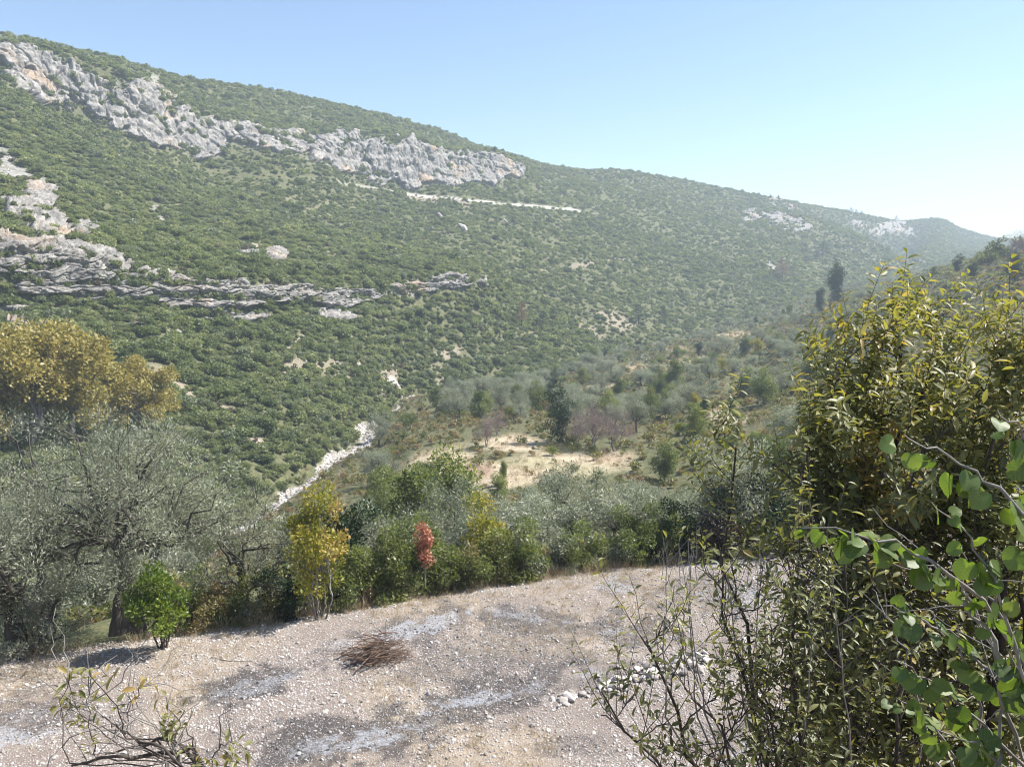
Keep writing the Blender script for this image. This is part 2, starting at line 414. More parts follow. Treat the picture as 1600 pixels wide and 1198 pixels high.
rock *= hill_z * np.where(HPX > 1000, smooth(-.25, .25, fbm(P3 / 5, 3, 44)) * .95, .55 + .45 * smooth(-.3, .2, fbm(P3 / 3, 3, 45))); soil = np.maximum(soil, 0.9 * gul) * smooth(LI['foot'] - .6, LI['foot'], T2); road = np.maximum(road * hill_z, path2)
# dry river bed in the ground plan
RIV = [(-44, 42), (-37, 55), (-33.5, 70), (-32, 85), (-31.5, 100), (-30.5, 115), (-29.5, 130), (-28.5, 143), (-28.6, 160), (-28.4, 174), (-27.5, 188), (-26, 200)]
dr = polyd(HX + fbm(fl2 / 7, 3, 51) * 2.2, HY, RIV)
riv = 1 - smooth(.5, 1.5, dr - 0.9 * smooth(115, 140, HY) * (1 - smooth(150, 170, HY)) + .9 * smooth(158, 185, HY) + fbm(fl2 / 2.5, 3, 52) * 1.1)
HZ -= (1 - smooth(1.5, 5, dr)) * 0.6
# dry field on the valley floor
FIELD = [(690, 725, 60, 26, -8, .9), (780, 740, 90, 22, 0, 1), (880, 725, 110, 20, 0, 1), (800, 693, 60, 14, 0, 1), (950, 715, 45, 11, 0, .9), (720, 760, 40, 18, 0, 1), (680, 718, 30, 10, 0, 1), (1140, 655, 40, 9, 0, .7), (1010, 648, 40, 5, 0, .7), (1130, 640, 40, 6, 0, .7), (940, 605, 24, 5, 0, .9), (1000, 575, 40, 5, 0, .8), (1090, 562, 40, 6, -5, .8), (1145, 525, 34, 6, -5, .9), (1060, 545, 30, 4, 0, .6)]
field = blobs(HPX, HPY, FIELD, 61, 0.25, 30) * (1 - smooth(LI['foot'] - .05, LI['foot'] + .05, T2))
GREENF = [(830, 722, 60, 10, 5, .7), (900, 735, 50, 12, 0, .6), (980, 745, 40, 12, 0, .6)]
greenf = blobs(HPX, HPY, GREENF, 62, 0.4, 30)
REDF = [(735, 735, 40, 16, -10, .75), (960, 715, 40, 6, 0, .4), (648, 690, 20, 10, 0, .7)]
redf = blobs(HPX, HPY, REDF, 63, 0.4, 30)
P3 = np.stack([HX, HY, HZ], -1)

def grid_faces(nr, ncol):
    i = np.arange(nr - 1)[:, None] * ncol + np.arange(ncol - 1)[None]
    return np.stack([i, i + 1, i + ncol + 1, i + ncol], -1).reshape(-1, 4)
# ground material of the valley and the mountain
m_hill, nt = new_mat("valley_ground"); T = NT(nt)
p = T.pos()
n1 = T.noise(0.35, 5, p); n2 = T.noise(3.0, 4, p); n3 = T.noise(0.06, 3, p)
base = T.mix(T.ramp(T.noise(1.1, 6, p, .75), [(.35, (0, 0, 0)), (.65, (1, 1, 1))]), (0.060, 0.070, 0.034), (0.175, 0.165, 0.092))
base = T.mix(T.math('MULTIPLY', n3, 0.5), base, (0.085, 0.098, 0.045))
soilc = T.mix(n2, (0.20, 0.165, 0.12), (0.33, 0.285, 0.225))
c = T.mix(T.attr("soil"), base, soilc)
fieldc = T.mix(n1, (0.36, 0.30, 0.205), (0.50, 0.43, 0.32))
fieldc = T.mix(T.math('MULTIPLY', T.attr("green"), n2), fieldc, (0.16, 0.19, 0.07))
fieldc = T.mix(T.math('MULTIPLY', T.attr("red"), 0.85), fieldc, T.mix(n2, (0.20, 0.115, 0.085), (0.33, 0.22, 0.17)))
c = T.mix(T.attr("field"), c, fieldc)
rockc = T.ramp(T.noise(0.5, 6, p, 0.7), [(0.30, (0.12, 0.114, 0.106)), (0.5, (0.27, 0.258, 0.24)), (0.75, (0.46, 0.44, 0.41))])
c = T.mix(T.attr("rock"), c, rockc)
whitec = T.mix(n2, (0.32, 0.30, 0.27), (0.56, 0.54, 0.50))
c = T.mix(T.attr("white"), c, whitec)
b = T.n("ShaderNodeBsdfPrincipled"); T.put(b.inputs["Base Color"], c); b.inputs["Roughness"].default_value = 0.95
b.inputs["Specular IOR Level"].default_value = 0.1
bp = T.n("ShaderNodeBump"); bp.inputs["Strength"].default_value = 0.8; bp.inputs["Distance"].default_value = 0.5
T.put(bp.inputs["Height"], T.noise(1.3, 6, p, 0.65)); nt.links.new(bp.outputs[0], b.inputs["Normal"])
T.surf(b.outputs[0])
hill_me = mesh_np("hillside", P3.reshape(-1, 3), grid_faces(NR, NC), m_hill,
                  {"rock": rock, "soil": soil, "field": field, "green": greenf, "red": redf, "white": np.maximum(riv, road)})
hill = tag(link("hillside", hill_me), "wide valley floor and scrub covered limestone mountain slopes", "hillside", kind="structure")
bvh = BVHTree.FromPolygons([Vector(v) for v in P3.reshape(-1, 3)], [tuple(f) for f in grid_faces(NR, NC)])
CAMV = Vector((0, 0, CAM_Z))
def at_base(px, py):
    d = ray_dir(px, py).normalized()
    h = bvh.ray_cast(CAMV + d * 25, d)[0]
    return h if h is not None else pt(px, py, 200)
def drop(x, y):
    h = bvh.ray_cast(Vector((x, y, 400)), Vector((0, 0, -1)))[0]
    return h if h is not None else Vector((x, y, -10))
def at_dist(px, Y):
    x = (px - W_PX / 2) / F_PX * Y * 1.02
    return drop(x, Y)

# ------------------------------------------------------------------ limestone cliffs: blocky sheets that come out of the slope
m_rock, nt = new_mat("limestone"); T = NT(nt)
p = T.pos()
mp = T.n("ShaderNodeMapping"); mp.inputs["Scale"].default_value = (1, 1, 0.35); T.put(mp.inputs["Vector"], p)
f1 = T.noise(0.55, 7, p, 0.7); f2 = T.noise(0.22, 5, mp.outputs[0], 0.65)
rc = T.ramp(f1, [(0.30, (0.10, 0.095, 0.09)), (0.44, (0.225, 0.212, 0.196)), (0.57, (0.35, 0.332, 0.306)), (0.78, (0.50, 0.475, 0.435))])
rc = T.mix(T.ramp(f2, [(0.48, (0, 0, 0)), (0.64, (.8, .8, .8))]), rc, (0.135, 0.131, 0.13))
rc = T.mix(T.math('MULTIPLY', T.ramp(T.noise(0.05, 4, p), [(0.54, (0, 0, 0)), (0.70, (1, 1, 1))]), 0.6), rc, (0.50, 0.34, 0.20))
b = T.n("ShaderNodeBsdfPrincipled"); T.put(b.inputs["Base Color"], rc); b.inputs["Roughness"].default_value = 0.95; b.inputs["Specular IOR Level"].default_value = 0.1
bp = T.n("ShaderNodeBump"); bp.inputs["Strength"].default_value = 1.0; bp.inputs["Distance"].default_value = 0.8
T.put(bp.inputs["Height"], T.noise(0.9, 7, p, 0.7)); nt.links.new(bp.outputs[0], b.inputs["Normal"])
T.surf(b.outputs[0])
def resample_sheet(t0, t1, nt_, u0, u1, nu):
    """a finer grid on the hill surface between two contour lines"""
    cc = np.interp(np.linspace(u0, u1, nu), UG, np.arange(NC))
    rr = np.interp(np.linspace(t0, t1, nt_), ti, np.arange(NR))
    c0 = np.clip(np.floor(cc).astype(int), 0, NC - 2); fc = (cc - c0)[None, :, None]
    r0 = np.clip(np.floor(rr).astype(int), 0, NR - 2); fr = (rr - r0)[:, None, None]
    g = lambda a, b_: P3[np.ix_(r0 + a, c0 + b_)]
    return (g(0, 0) * (1 - fc) + g(0, 1) * fc) * (1 - fr) + (g(1, 0) * (1 - fc) + g(1, 1) * fc) * fr
CLIFF_PTS = []
def cliff(name, label, t0, t1, nt_, u0, u1, nu, amp, strata, seed, cat="cliff"):
    Q = resample_sheet(t0, t1, nt_, u0, u1, nu)
    px, py = project(Q)
    msk = blobs(px, py, ROCK, 21)
    N = np.cross(np.gradient(Q, axis=1), np.gradient(Q, axis=0)); N /= np.linalg.norm(N, axis=-1)[..., None] + 1e-9
    N[N[..., 2] < 0] *= -1
    D = N.copy(); D[..., 2] *= 0.25; D /= np.linalg.norm(D, axis=-1)[..., None] + 1e-9
    W = Q + fbm(Q / 6, 3, seed)[..., None] * 1.5
    a, b2, c1 = voronoi(W * np.array([1, 1, strata]) / (amp * 2.9), seed + 1)
    a3, b3, c3 = voronoi(W * np.array([1, 1, strata * .9]) / (amp * 0.95), seed + 2)
    zz = W[..., 2] / (2.6 if strata > 1 else 6.5) + 0.8 * fbm(W / 14, 2, seed + 6)
    saw = (zz - np.floor(zz)); saw = smooth(0, .75, saw) * (1 - smooth(.85, 1.0, saw))
    lay = vnoise(np.stack([W[..., 2] / 1.1, W[..., 0] / 40, W[..., 1] / 40], -1), seed + 5)
    d = amp * (0.42 * c1 + 0.20 * c3 + (0.5 if strata > 1 else .3) * (saw - .4) + 0.22 * fbm(W / 1.3, 3, seed + 4) - 0.40 * (1 - smooth(0.0, 0.10, b2 - a)) - 0.16 * (1 - smooth(0, .18, b3 - a3))) + lay * 0.22 * amp * min(strata, 2) * .6
    gaps = 0.45 * fbm(Q / 18, 2, seed + 7) + 0.24 * fbm(Q / 6, 3, seed + 8)
    lift = (smooth(0.36, 0.85, msk + gaps + .04) - 0.30) * amp * 1.7
    if cat == "outcrop": lift = lift - amp * .9 * smooth(-.05, .25, -fbm(Q / 7, 3, seed + 11))
    lift = np.where(lift < 0, lift * 2.2, lift)
    off = np.where(lift > 0, np.minimum(lift, amp * 0.55) + d * smooth(0, amp * .7, lift), lift + np.minimum(d * .5, 0)) - 0.15
    V = Q + D * off[..., None]
    me = mesh_np(name, V.reshape(-1, 3), grid_faces(nt_, nu), m_rock, None, False)
    ledge = (msk > .15) & (off < amp * .55) & (gaps < .3)
    CLIFF_PTS.append((V[ledge], amp))
    return tag(link(name, me), label, cat, kind="structure"), Q, off
cl_up = cliff("cliff", "long pale grey limestone cliff band below the mountain crest", LI['c2b'] - .35, LI['c2t'] + .55, 110, u_of(-60, 150), u_of(826, 260), 1000, 3.2, 0.34, 100)
cl_lo = cliff("cliff", "layered white and grey limestone ledge low on the left slope", LI['c1b'] - .22, LI['c1t'] + .75, 160, u_of(-60, 440), u_of(800, 440), 850, 1.9, 3.2, 140)
cl_r = cliff("rock_outcrop", "small pale rock outcrops high on the far right shoulder", LI['mid'] + .3, LI['ridge'] - .1, 110, u_of(1130, 350), u_of(1450, 350), 420, 2.6, 0.8, 180, "outcrop")

# ------------------------------------------------------------------ plants: leaves, crowns, branches
def unit(v): return v / (np.linalg.norm(v, axis=-1, keepdims=True) + 1e-9)
def leaf_quads(pos, ax, nrm, L, Wd, fold=0.15):
    ax = unit(ax); side = unit(np.cross(ax, nrm)); nn = np.cross(side, ax)
    L = np.asarray(L)[:, None]; Wd = np.asarray(Wd)[:, None]
    a = pos; c = pos + ax * L
    m = pos + ax * L * 0.48 + nn * Wd * fold
    V = np.stack([a, m + side * Wd / 2, c, m - side * Wd / 2], 1).reshape(-1, 3)
    F = np.arange(len(V)).reshape(-1, 4)
    return V, F
def leaf_full(pos, ax, nrm, L, Wd, fold=0.22, droop=0.25):
    """an elliptic leaf with a folded midrib and a drooping tip: 8 vertices"""
    ax = unit(ax); side = unit(np.cross(ax, nrm)); nn = np.cross(side, ax)
    L = np.asarray(L)[:, None]; Wd = np.asarray(Wd)[:, None]
    def at(t, w, f): return pos + ax * L * t + side * Wd * w + nn * (Wd * f - L * droop * t * t)
    V = np.stack([at(0, 0, 0), at(.3, -.44, fold), at(.3, 0, 0), at(.3, .44, fold), at(.65, -.42, fold), at(.65, 0, 0), at(.65, .42, fold), at(1, 0, 0)], 1)
    n = len(pos); o = np.arange(n)[:, None] * 8
    F3 = np.concatenate([o + np.array(k) for k in ([0, 2, 1], [0, 3, 2], [4, 5, 7], [5, 6, 7])])
    F4 = np.concatenate([o + np.array(k) for k in ([1, 2, 5, 4], [2, 3, 6, 5])])
    return V.reshape(-1, 3), [F3, F4]
def rand_dirs(rng, n):
    return unit(rng.normal(size=(n, 3)))
def crown_mesh(name, rng, cen, rad, n_leaf, L, Wd, mat, up=0.3, out=0.6, squash=0.85, tint=None, clump_var=0.25, lvar=0.35, face=.6):
    """leaves spread through clumps; cen (k,3), rad (k,), n_leaf in all"""
    k = len(cen); w = rad ** 2; idx = rng.choice(k, n_leaf, p=w / w.sum())
    d = rand_dirs(rng, n_leaf); r = rng.random(n_leaf) ** 0.42
    off = d * (r * rad[idx])[:, None]; off[:, 2] *= squash
    pos = cen[idx] + off
    ax = unit(d * out + rand_dirs(rng, n_leaf) * 0.8 + np.array([0, 0, up]))
    nrm = unit(rand_dirs(rng, n_leaf) * 0.7 + d * face + np.array([0, 0, .5]))
    s = 1 + lvar * rng.normal(size=n_leaf); s = np.clip(s, .4, 1.9)
    V, F = leaf_quads(pos, ax, nrm, L * s, Wd * s)
    ct = rng.random(k)
    t = (tint(pos, rng) if tint else 0.5) + (ct[idx] - .5) * clump_var * 2 + rng.normal(size=n_leaf) * 0.16
    return mesh_np(name, V, F, mat, {"tint": np.repeat(np.clip(t, 0, 1), 4)}, True)
def bent(rng, a, b, n=6, wob=0.08, sag=0.0):
    a = np.asarray(a, float); b = np.asarray(b, float); t = np.linspace(0, 1, n)[:, None]
    L = np.linalg.norm(b - a)
    q = a + (b - a) * t
    w = np.cumsum(rng.normal(size=(n, 3)), 0) * wob * L / math.sqrt(n)
    w -= w[0] + (w[-1] - w[0]) * t
    q = q + w; q[:, 2] += sag * L * 4 * (t * (1 - t))[:, 0]
    return q
def branch_set(rng, mb, cen, trunk_top, r0, limbs=5, sides=6, twig_r=0.012, crook=0.12, twigs=0):
    """limbs from the trunk towards groups of clumps, then a branch to every clump; returns clump branch ends"""
    cen = np.asarray(cen); k = len(cen)
    limbs = min(limbs, k)
    seeds = cen[rng.choice(k, limbs, replace=False)]
    for _ in range(4):
        own = np.argmin(np.linalg.norm(cen[:, None] - seeds[None], axis=2), 1)
        seeds = np.array([cen[own == j].mean(0) if (own == j).any() else seeds[j] for j in range(limbs)])
    for j in range(limbs):
        mem = np.where(own == j)[0]
        if not len(mem): continue
        end = trunk_top + (seeds[j] - trunk_top) * 0.85
        path = bent(rng, trunk_top, end, 8, crook, 0.06)
        rr = np.linspace(r0 * .62, r0 * .2, 8)
        mb.tube(path, rr, sides)
        for m in mem:
            i = rng.integers(2, 8)
            p2 = bent(rng, path[i], cen[m], 6, crook, 0.05)
            mb.tube(p2, np.linspace(rr[i] * .55, twig_r, 6), max(4, sides - 2))
            for _ in range(twigs):
                q = cen[m] + rng.normal(size=3) * np.linalg.norm(cen[m] - path[i]) * .28
                mb.tube(bent(rng, p2[rng.integers(2, 6)], q, 4, crook), np.linspace(twig_r, twig_r * .35, 4), 3)
def crown_centres(rng, n, rx, rz, zc, power=0.5, lump=0.25, bottom=-0.7, rad=(0.22, 0.4), taper=0.0):
    d = rand_dirs(rng, n * 4); d = d[d[:, 2] > bottom][:n]
    r = rng.random(len(d)) ** power * (1 + lump * rng.normal(size=len(d)) * .5)
    c = d * r[:, None] * np.array([rx, rx, rz])
    if taper:
        h = (c[:, 2] / rz + 1) / 2
        c[:, :2] *= (1 - taper * h)[:, None]
    c[:, 2] += zc
    return c, rng.uniform(*rad, size=len(c)) * (rx + rz) / 2
def tree_parts(seed, h, trunk_h, rx, n_cl, n_leaf, L, Wd, mat, bark, r0=None, limbs=5, power=.5, rad=(.22, .4), bottom=-.7, taper=0., tint=None, up=.3, out=.6, crook=.12, lean=0.05, twigs=0, stems=1, clump_var=.25, name="tree", flare=1.5):
    rng = np.random.default_rng(seed)
    rz = (h - trunk_h) / 2
    cen, rad_ = crown_centres(rng, n_cl, rx, rz, trunk_h + rz, power, rad=rad, bottom=bottom, taper=taper)
    r0 = r0 or h * 0.022
    mb = MB()
    for s in range(stems):
        off = rng.normal(size=3) * np.array([1, 1, 0]) * (r0 * 2.2 if stems > 1 else 0)
        top = np.array([rng.normal() * lean * h, rng.normal() * lean * h, trunk_h * 1.02 + rz * .25]) + off * 2
        path = bent(rng, off + np.array([0, 0, -.25]), top, 8, crook * .6)
        mb.tube(path, np.concatenate([[r0 * flare, r0 * 1.15], np.linspace(r0, r0 * .72, 6)]), 8 if r0 > .1 else 6)
        sel = np.arange(len(cen)) % stems == s
        if sel.any(): branch_set(rng, mb, cen[sel], path[-1], r0, max(2, limbs // stems), 5, max(.006, r0 * .06), crook, twigs)
    tr = mb.mesh(name + "_trunk", bark)
    cr = crown_mesh(name + "_crown", rng, cen, rad_, n_leaf, L, Wd, mat, up, out, tint=tint, clump_var=clump_var) if n_leaf else None
    return tr, cr
def plant(parts, name, label, cat, loc, rz=0., sc=1., group=None, trunk_name="trunk", crown_name="crown", zs=1.0):
    t = thing(name, label, cat, loc, rz, sc, group)
    t.scale = (sc, sc, sc * zs)
    link(trunk_name, parts[0], t)
    if parts[1]: link(crown_name, parts[1], t)
    return t

# leaf colours (reflectance of the leaves themselves)
LM = {}
LM['scrub'] = leaf_mat("scrub_leaves", [(0.110, 0.130, 0.060), (0.180, 0.208, 0.092), (0.240, 0.262, 0.122), (0.285, 0.290, 0.150)], .46, .02, obj_var=.5, patch=0.012)
LM['greyscrub'] = leaf_mat("grey_scrub_leaves", [(0.115, 0.14, 0.08), (0.175, 0.20, 0.12), (0.24, 0.26, 0.16)], .4, .02, obj_var=.6)
LM['oakscrub'] = leaf_mat("oak_scrub_leaves", [(0.065, 0.088, 0.036), (0.12, 0.15, 0.056), (0.175, 0.205, 0.08)], .46, .02, obj_var=.5)
LM['oldscrub'] = leaf_mat("dry_scrub_leaves", [(0.10, 0.085, 0.06), (0.15, 0.125, 0.085), (0.19, 0.15, 0.10)], .2, .03, obj_var=.6)
LM['olive'] = leaf_mat("olive_leaves", [(0.12, 0.138, 0.09), (0.20, 0.22, 0.152), (0.30, 0.315, 0.235), (0.42, 0.43, 0.35)], .38, .03, (1.05, 1.1, .8), obj_var=.2)
LM['green'] = leaf_mat("broad_leaves", [(0.065, 0.086, 0.032), (0.120, 0.146, 0.050), (0.19, 0.215, 0.075), (0.27, 0.275, 0.10)], .5, .025, obj_var=.45)
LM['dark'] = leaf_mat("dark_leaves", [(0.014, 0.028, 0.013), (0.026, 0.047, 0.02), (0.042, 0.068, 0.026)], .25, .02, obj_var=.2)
LM['citrus'] = leaf_mat("citrus_leaves", [(0.05, 0.09, 0.014), (0.115, 0.175, 0.024), (0.20, 0.26, 0.034), (0.30, 0.33, 0.05)], .42, .03)
LM['yellow'] = leaf_mat("yellow_leaves", [(0.11, 0.14, 0.025), (0.22, 0.22, 0.035), (0.37, 0.31, 0.055), (0.40, 0.27, 0.12)], .42, .02, obj_var=.2)
LM['oak'] = leaf_mat("oak_leaves", [(0.20, 0.18, 0.055), (0.30, 0.265, 0.08), (0.40, 0.34, 0.12), (0.24, 0.245, 0.08)], .42, .02, (1.15, 1.05, .6), obj_var=.15)
LM['red'] = leaf_mat("red_leaves", [(0.28, 0.11, 0.065), (0.42, 0.18, 0.11), (0.48, 0.26, 0.17)], .4, .04, (1.2, .9, .7))
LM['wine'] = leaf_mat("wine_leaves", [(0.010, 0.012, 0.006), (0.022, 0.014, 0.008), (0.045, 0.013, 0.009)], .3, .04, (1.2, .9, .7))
LM['rust'] = leaf_mat("dead_pine_leaves", [(0.14, 0.075, 0.055), (0.22, 0.12, 0.085), (0.27, 0.16, 0.115)], .2, .02, (1.1, 1, .9))
LM['mauve'] = leaf_mat("dead_twig_leaves", [(0.15, 0.105, 0.105), (0.22, 0.16, 0.155), (0.27, 0.21, 0.19)], .1, .02, (1.1, 1, .9))
LM['straw'] = leaf_mat("straw", [(0.30, 0.235, 0.15), (0.42, 0.34, 0.225), (0.55, 0.47, 0.33)], .25, .03, (1.1, 1, .8), obj_var=.5)
LM['weed'] = leaf_mat("weed_leaves", [(0.09, 0.11, 0.035), (0.17, 0.175, 0.055), (0.26, 0.22, 0.10), (0.27, 0.17, 0.11)], .45, .03, obj_var=.9)
LM['shoot'] = leaf_mat("shoot_leaves", [(0.085, 0.102, 0.040), (0.165, 0.180, 0.066), (0.265, 0.255, 0.092), (0.40, 0.28, 0.10)], .52, .035, (1.25, 1.2, .45), obj_var=.12)
LM['heart'] = leaf_mat("heart_leaves", [(0.055, 0.10, 0.028), (0.095, 0.155, 0.035), (0.15, 0.205, 0.045)], .5, .03, (1.3, 1.35, .4), obj_var=.5, veins=True)
BARK = {'olive': bark_mat("olive_bark", (0.035, 0.03, 0.025), (0.11, 0.10, 0.085), 5), 'grey': bark_mat("grey_bark", (0.12, 0.11, 0.10), (0.26, 0.24, 0.22), 9),
        'dark': bark_mat("dark_bark", (0.025, 0.02, 0.018), (0.075, 0.06, 0.05), 9), 'mauve': bark_mat("bare_twig_bark", (0.17, 0.13, 0.125), (0.30, 0.25, 0.235), 9), 'red': bark_mat("cut_branch_bark", (0.09, 0.055, 0.04), (0.22, 0.15, 0.11), 9)}

# ------------------------------------------------------------------ scattering for uncountable cover
def scatter(name, label, cat, pts, scl, protos, rng, rot=None, kind="stuff", tilt=0.12):
    n = len(pts)
    c = bpy.data.collections.new(name + "_kinds")
    for i, me in enumerate(protos):
        o = bpy.data.objects.new("%s_kind_%02d" % (name, i), me); c.objects.link(o)
    me = bpy.data.meshes.new(name); me.vertices.add(n); me.vertices.foreach_set("co", np.asarray(pts, np.float32).ravel())
    scl = np.asarray(scl, np.float32)
    if scl.ndim == 1: scl = np.repeat(scl[:, None], 3, 1)
    a = me.attributes.new("scl", 'FLOAT_VECTOR', 'POINT'); a.data.foreach_set("vector", scl.ravel())
    if rot is None: rot = np.stack([rng.normal(size=n) * tilt, rng.normal(size=n) * tilt, rng.uniform(0, 6.28, n)], 1)
    a = me.attributes.new("rot", 'FLOAT_VECTOR', 'POINT'); a.data.foreach_set("vector", rot.astype(np.float32).ravel())
    a = me.attributes.new("pick", 'INT', 'POINT'); a.data.foreach_set("value", rng.integers(0, len(protos), n).astype(np.int32))
    o = link(name, me)
    g = bpy.data.node_groups.new(name + "_cover", 'GeometryNodeTree')
    g.interface.new_socket("Geometry", in_out='INPUT', socket_type='NodeSocketGeometry')
    g.interface.new_socket("Geometry", in_out='OUTPUT', socket_type='NodeSocketGeometry')
    N = g.nodes; gi = N.new('NodeGroupInput'); go = N.new('NodeGroupOutput')
    ip = N.new('GeometryNodeInstanceOnPoints'); ci = N.new('GeometryNodeCollectionInfo')
    ci.inputs['Collection'].default_value = c; ci.inputs['Separate Children'].default_value = True; ci.inputs['Reset Children'].default_value = True
    def na(nm, tp):
        x = N.new('GeometryNodeInputNamedAttribute'); x.data_type = tp; x.inputs['Name'].default_value = nm; return x.outputs['Attribute']
    K = g.links.new
    K(gi.outputs[0], ip.inputs['Points']); K(ci.outputs[0], ip.inputs['Instance']); ip.inputs['Pick Instance'].default_value = True
    K(na('pick', 'INT'), ip.inputs['Instance Index']); K(na('rot', 'FLOAT_VECTOR'), ip.inputs['Rotation']); K(na('scl', 'FLOAT_VECTOR'), ip.inputs['Scale'])
    K(ip.outputs[0], go.inputs[0])
    md = o.modifiers.new("cover", 'NODES'); md.node_group = g
    return tag(o, label, cat, kind=kind)

def shrub_mesh(seed, n_leaf, L, mat, n_cl=9, squash=.8, clump_var=.3):
    rng = np.random.default_rng(seed)
    d = rand_dirs(rng, n_cl * 3); d = d[d[:, 2] > -.1][:n_cl]
    cen = d * rng.uniform(.35, .75, (len(d), 1)); cen[:, 2] = cen[:, 2] * .75 + .38
    rad = rng.uniform(.28, .46, len(d))
    return crown_mesh("shrub", rng, cen, rad, n_leaf, L, L * .55, mat, up=.2, out=.35, squash=squash, clump_var=clump_var, face=1.5)
def surface_points(rng, n, weight):
    """random points on the hill surface, weight per grid vertex"""
    A = np.linalg.norm(np.cross(P3[1:, :-1] - P3[:-1, :-1], P3[:-1, 1:] - P3[:-1, :-1]), axis=-1)
    w = (A * weight[:-1, :-1]).ravel(); cs = np.cumsum(w); tot = cs[-1]
    n = int(n if n > 1 else tot * n)
    f = np.searchsorted(cs, rng.random(n) * tot); f = np.clip(f, 0, len(w) - 1)
    r, c_ = np.divmod(f, NC - 1)
    a, b_ = rng.random((2, n, 1))
    q = (P3[r, c_] * (1 - a) + P3[r, c_ + 1] * a) * (1 - b_) + (P3[r + 1, c_] * (1 - a) + P3[r + 1, c_ + 1] * a) * b_
    return q, r, c_

rng = np.random.default_rng(7)
SK = ['scrub', 'scrub', 'greyscrub', 'scrub', 'oakscrub', 'scrub', 'oakscrub', 'scrub']
scrub_protos = [shrub_mesh(300 + i, 430, .29, LM[SK[i]], 5 + i % 5) for i in range(8)]
fine_protos = [shrub_mesh(330 + i, 1500, .17, LM[SK[i]], 7 + i % 5) for i in range(7)]
dry_protos = [shrub_mesh(350 + i, 300, .30, LM['oldscrub'], 7) for i in range(3)]
# cover on the mountain: dense evergreen scrub, thin on rock, bare soil, road and river
cover = hill_z * (1 - 0.985 * smooth(.3, .62, rock)) * (1 - .6 * smooth(.3, .8, soil)) * (1 - .97 * np.maximum(roadclear, smooth(.2, .5, road))) * (1 - smooth(.1, .4, riv))
clear = fbm(P3 / 25, 3, 77) + 0.6 * fbm(P3 / 7, 2, 78)
cover *= 0.40 + 0.60 * smooth(-.6, -.15, clear)
cover *= np.where(HPX < 1480, 1, .8) * (T2 < LI['back'] - .75)
dist_w = np.where(HY < 230, 4.0, np.where(HY < 320, 2.2, np.where(HY < 560, 1.15, .7)))
pts, rr_, cc_ = surface_points(rng, 135000, cover * dist_w)
size = rng.lognormal(-.08, 0.46, len(pts)) * np.where(pts[:, 1] > 500, 1.15, 1.0) * np.where(pts[:, 1] < 230, .92, 1.0)
size = np.clip(size, .4, 3.2)
pts[:, 2] -= size * .12
ppx, ppy = project(pts + np.array([0, 0, 1.]))
appar = size / pts[:, 1]
in_view = (ppx > 290) & (ppx < 760) & (ppy > 470) & (ppy < 690) & (ppy < 640 + (ppx - 290) * .25)
cand = np.where(in_view)[0]; cand = cand[np.argsort(-appar[cand])][:290]
ind = np.zeros(len(pts), bool); ind[cand] = True
near = (~ind) & (pts[:, 1] < 270)
scl3 = np.stack([size, size, size * rng.uniform(.55, 1.0, len(size))], 1)
scatter("mountain_scrub", "dense dark green evergreen scrub covering the mountain slopes", "scrub", pts[(~ind) & (~near)], scl3[(~ind) & (~near)], scrub_protos, rng)
scatter("slope_scrub", "nearer rounded scrub on the lower slope above the riverbed", "scrub", pts[near], scl3[near], fine_protos, rng)
for k in cand:
    o = link("evergreen_shrub", fine_protos[k % 7], None, Vector(pts[k])); o.scale = scl3[k]; o.rotation_euler = (0, 0, rng.uniform(0, 6.28))
    tag(o, "rounded dark green shrub in the dense scrub between riverbed and lower limestone ledge", "shrub", "scrub bushes on the lower slope")
q, _, _ = surface_points(rng, 5200, hill_z * (.12 + .5 * smooth(.2, .6, soil) * (1 - smooth(.7, .95, rock)) + .45 * smooth(.2, .5, rock) * (1 - smooth(.7, .9, rock))) * (T2 < LI['ridge']) * (1 - smooth(.2, .5, road)))
sz = np.clip(rng.lognormal(-.25, .35, len(q)), .3, 1.6)
scatter("dry_scrub", "brownish dry low bushes between rocks on the mountain", "scrub", q, sz, dry_protos, rng)

cp = np.concatenate([a[rng.choice(len(a), min(len(a), n_))] for (a, amp_), n_ in zip(CLIFF_PTS, (1500, 650, 350))])
sz = np.clip(rng.lognormal(-.05, .4, len(cp)), .4, 2.0) * np.where(cp[:, 1] > 280, 1.25, .75)
scatter("cliff_shrubs", "small green bushes rooted on ledges and cracks of the cliffs", "bushes", cp, sz, scrub_protos, rng)

# ------------------------------------------------------------------ the stony terrace below the viewpoint and the bank down to it
tx = np.linspace(-30, 30, 420)
v_ = np.concatenate([np.linspace(0, .25, 40, endpoint=False), np.linspace(.25, 1, 260)])
TXg, TV = np.meshgrid(tx, v_)
TE = edge_y(TXg) + fbm(np.stack([TXg / 1.2, TXg * 0, TXg * 0], -1), 3, 90) * .35
TYg = -8 + TV * (TE + 8)
def terrace_z(x, y):
    q = np.stack([x, y, np.zeros_like(x)], -1)
    bank = 8.2 * (1 - smooth(1.5, 9.5, y)) + 0.15 * (1 - smooth(8, 13, y))
    z = bank + fbm(q / 4, 3, 91) * .16 + fbm(q / .8, 2, 92) * .045
    ey = edge_y(x)
    return z - 0.35 * smooth(-2.0, 0, y - ey)
TZ = terrace_z(TXg, TYg)
TP = np.stack([TXg, TYg, TZ], -1)
for k in range(1, 7):                     # the bank that falls from the terrace edge to the grove below
    e = TP[299].copy(); e[:, 1] += .36 * k; e[:, 2] -= .24 * k - .12 * fbm(e / .7, 2, 93 + k)
    TP = np.concatenate([TP, e[None]])
TPX, TPY = project(TP)
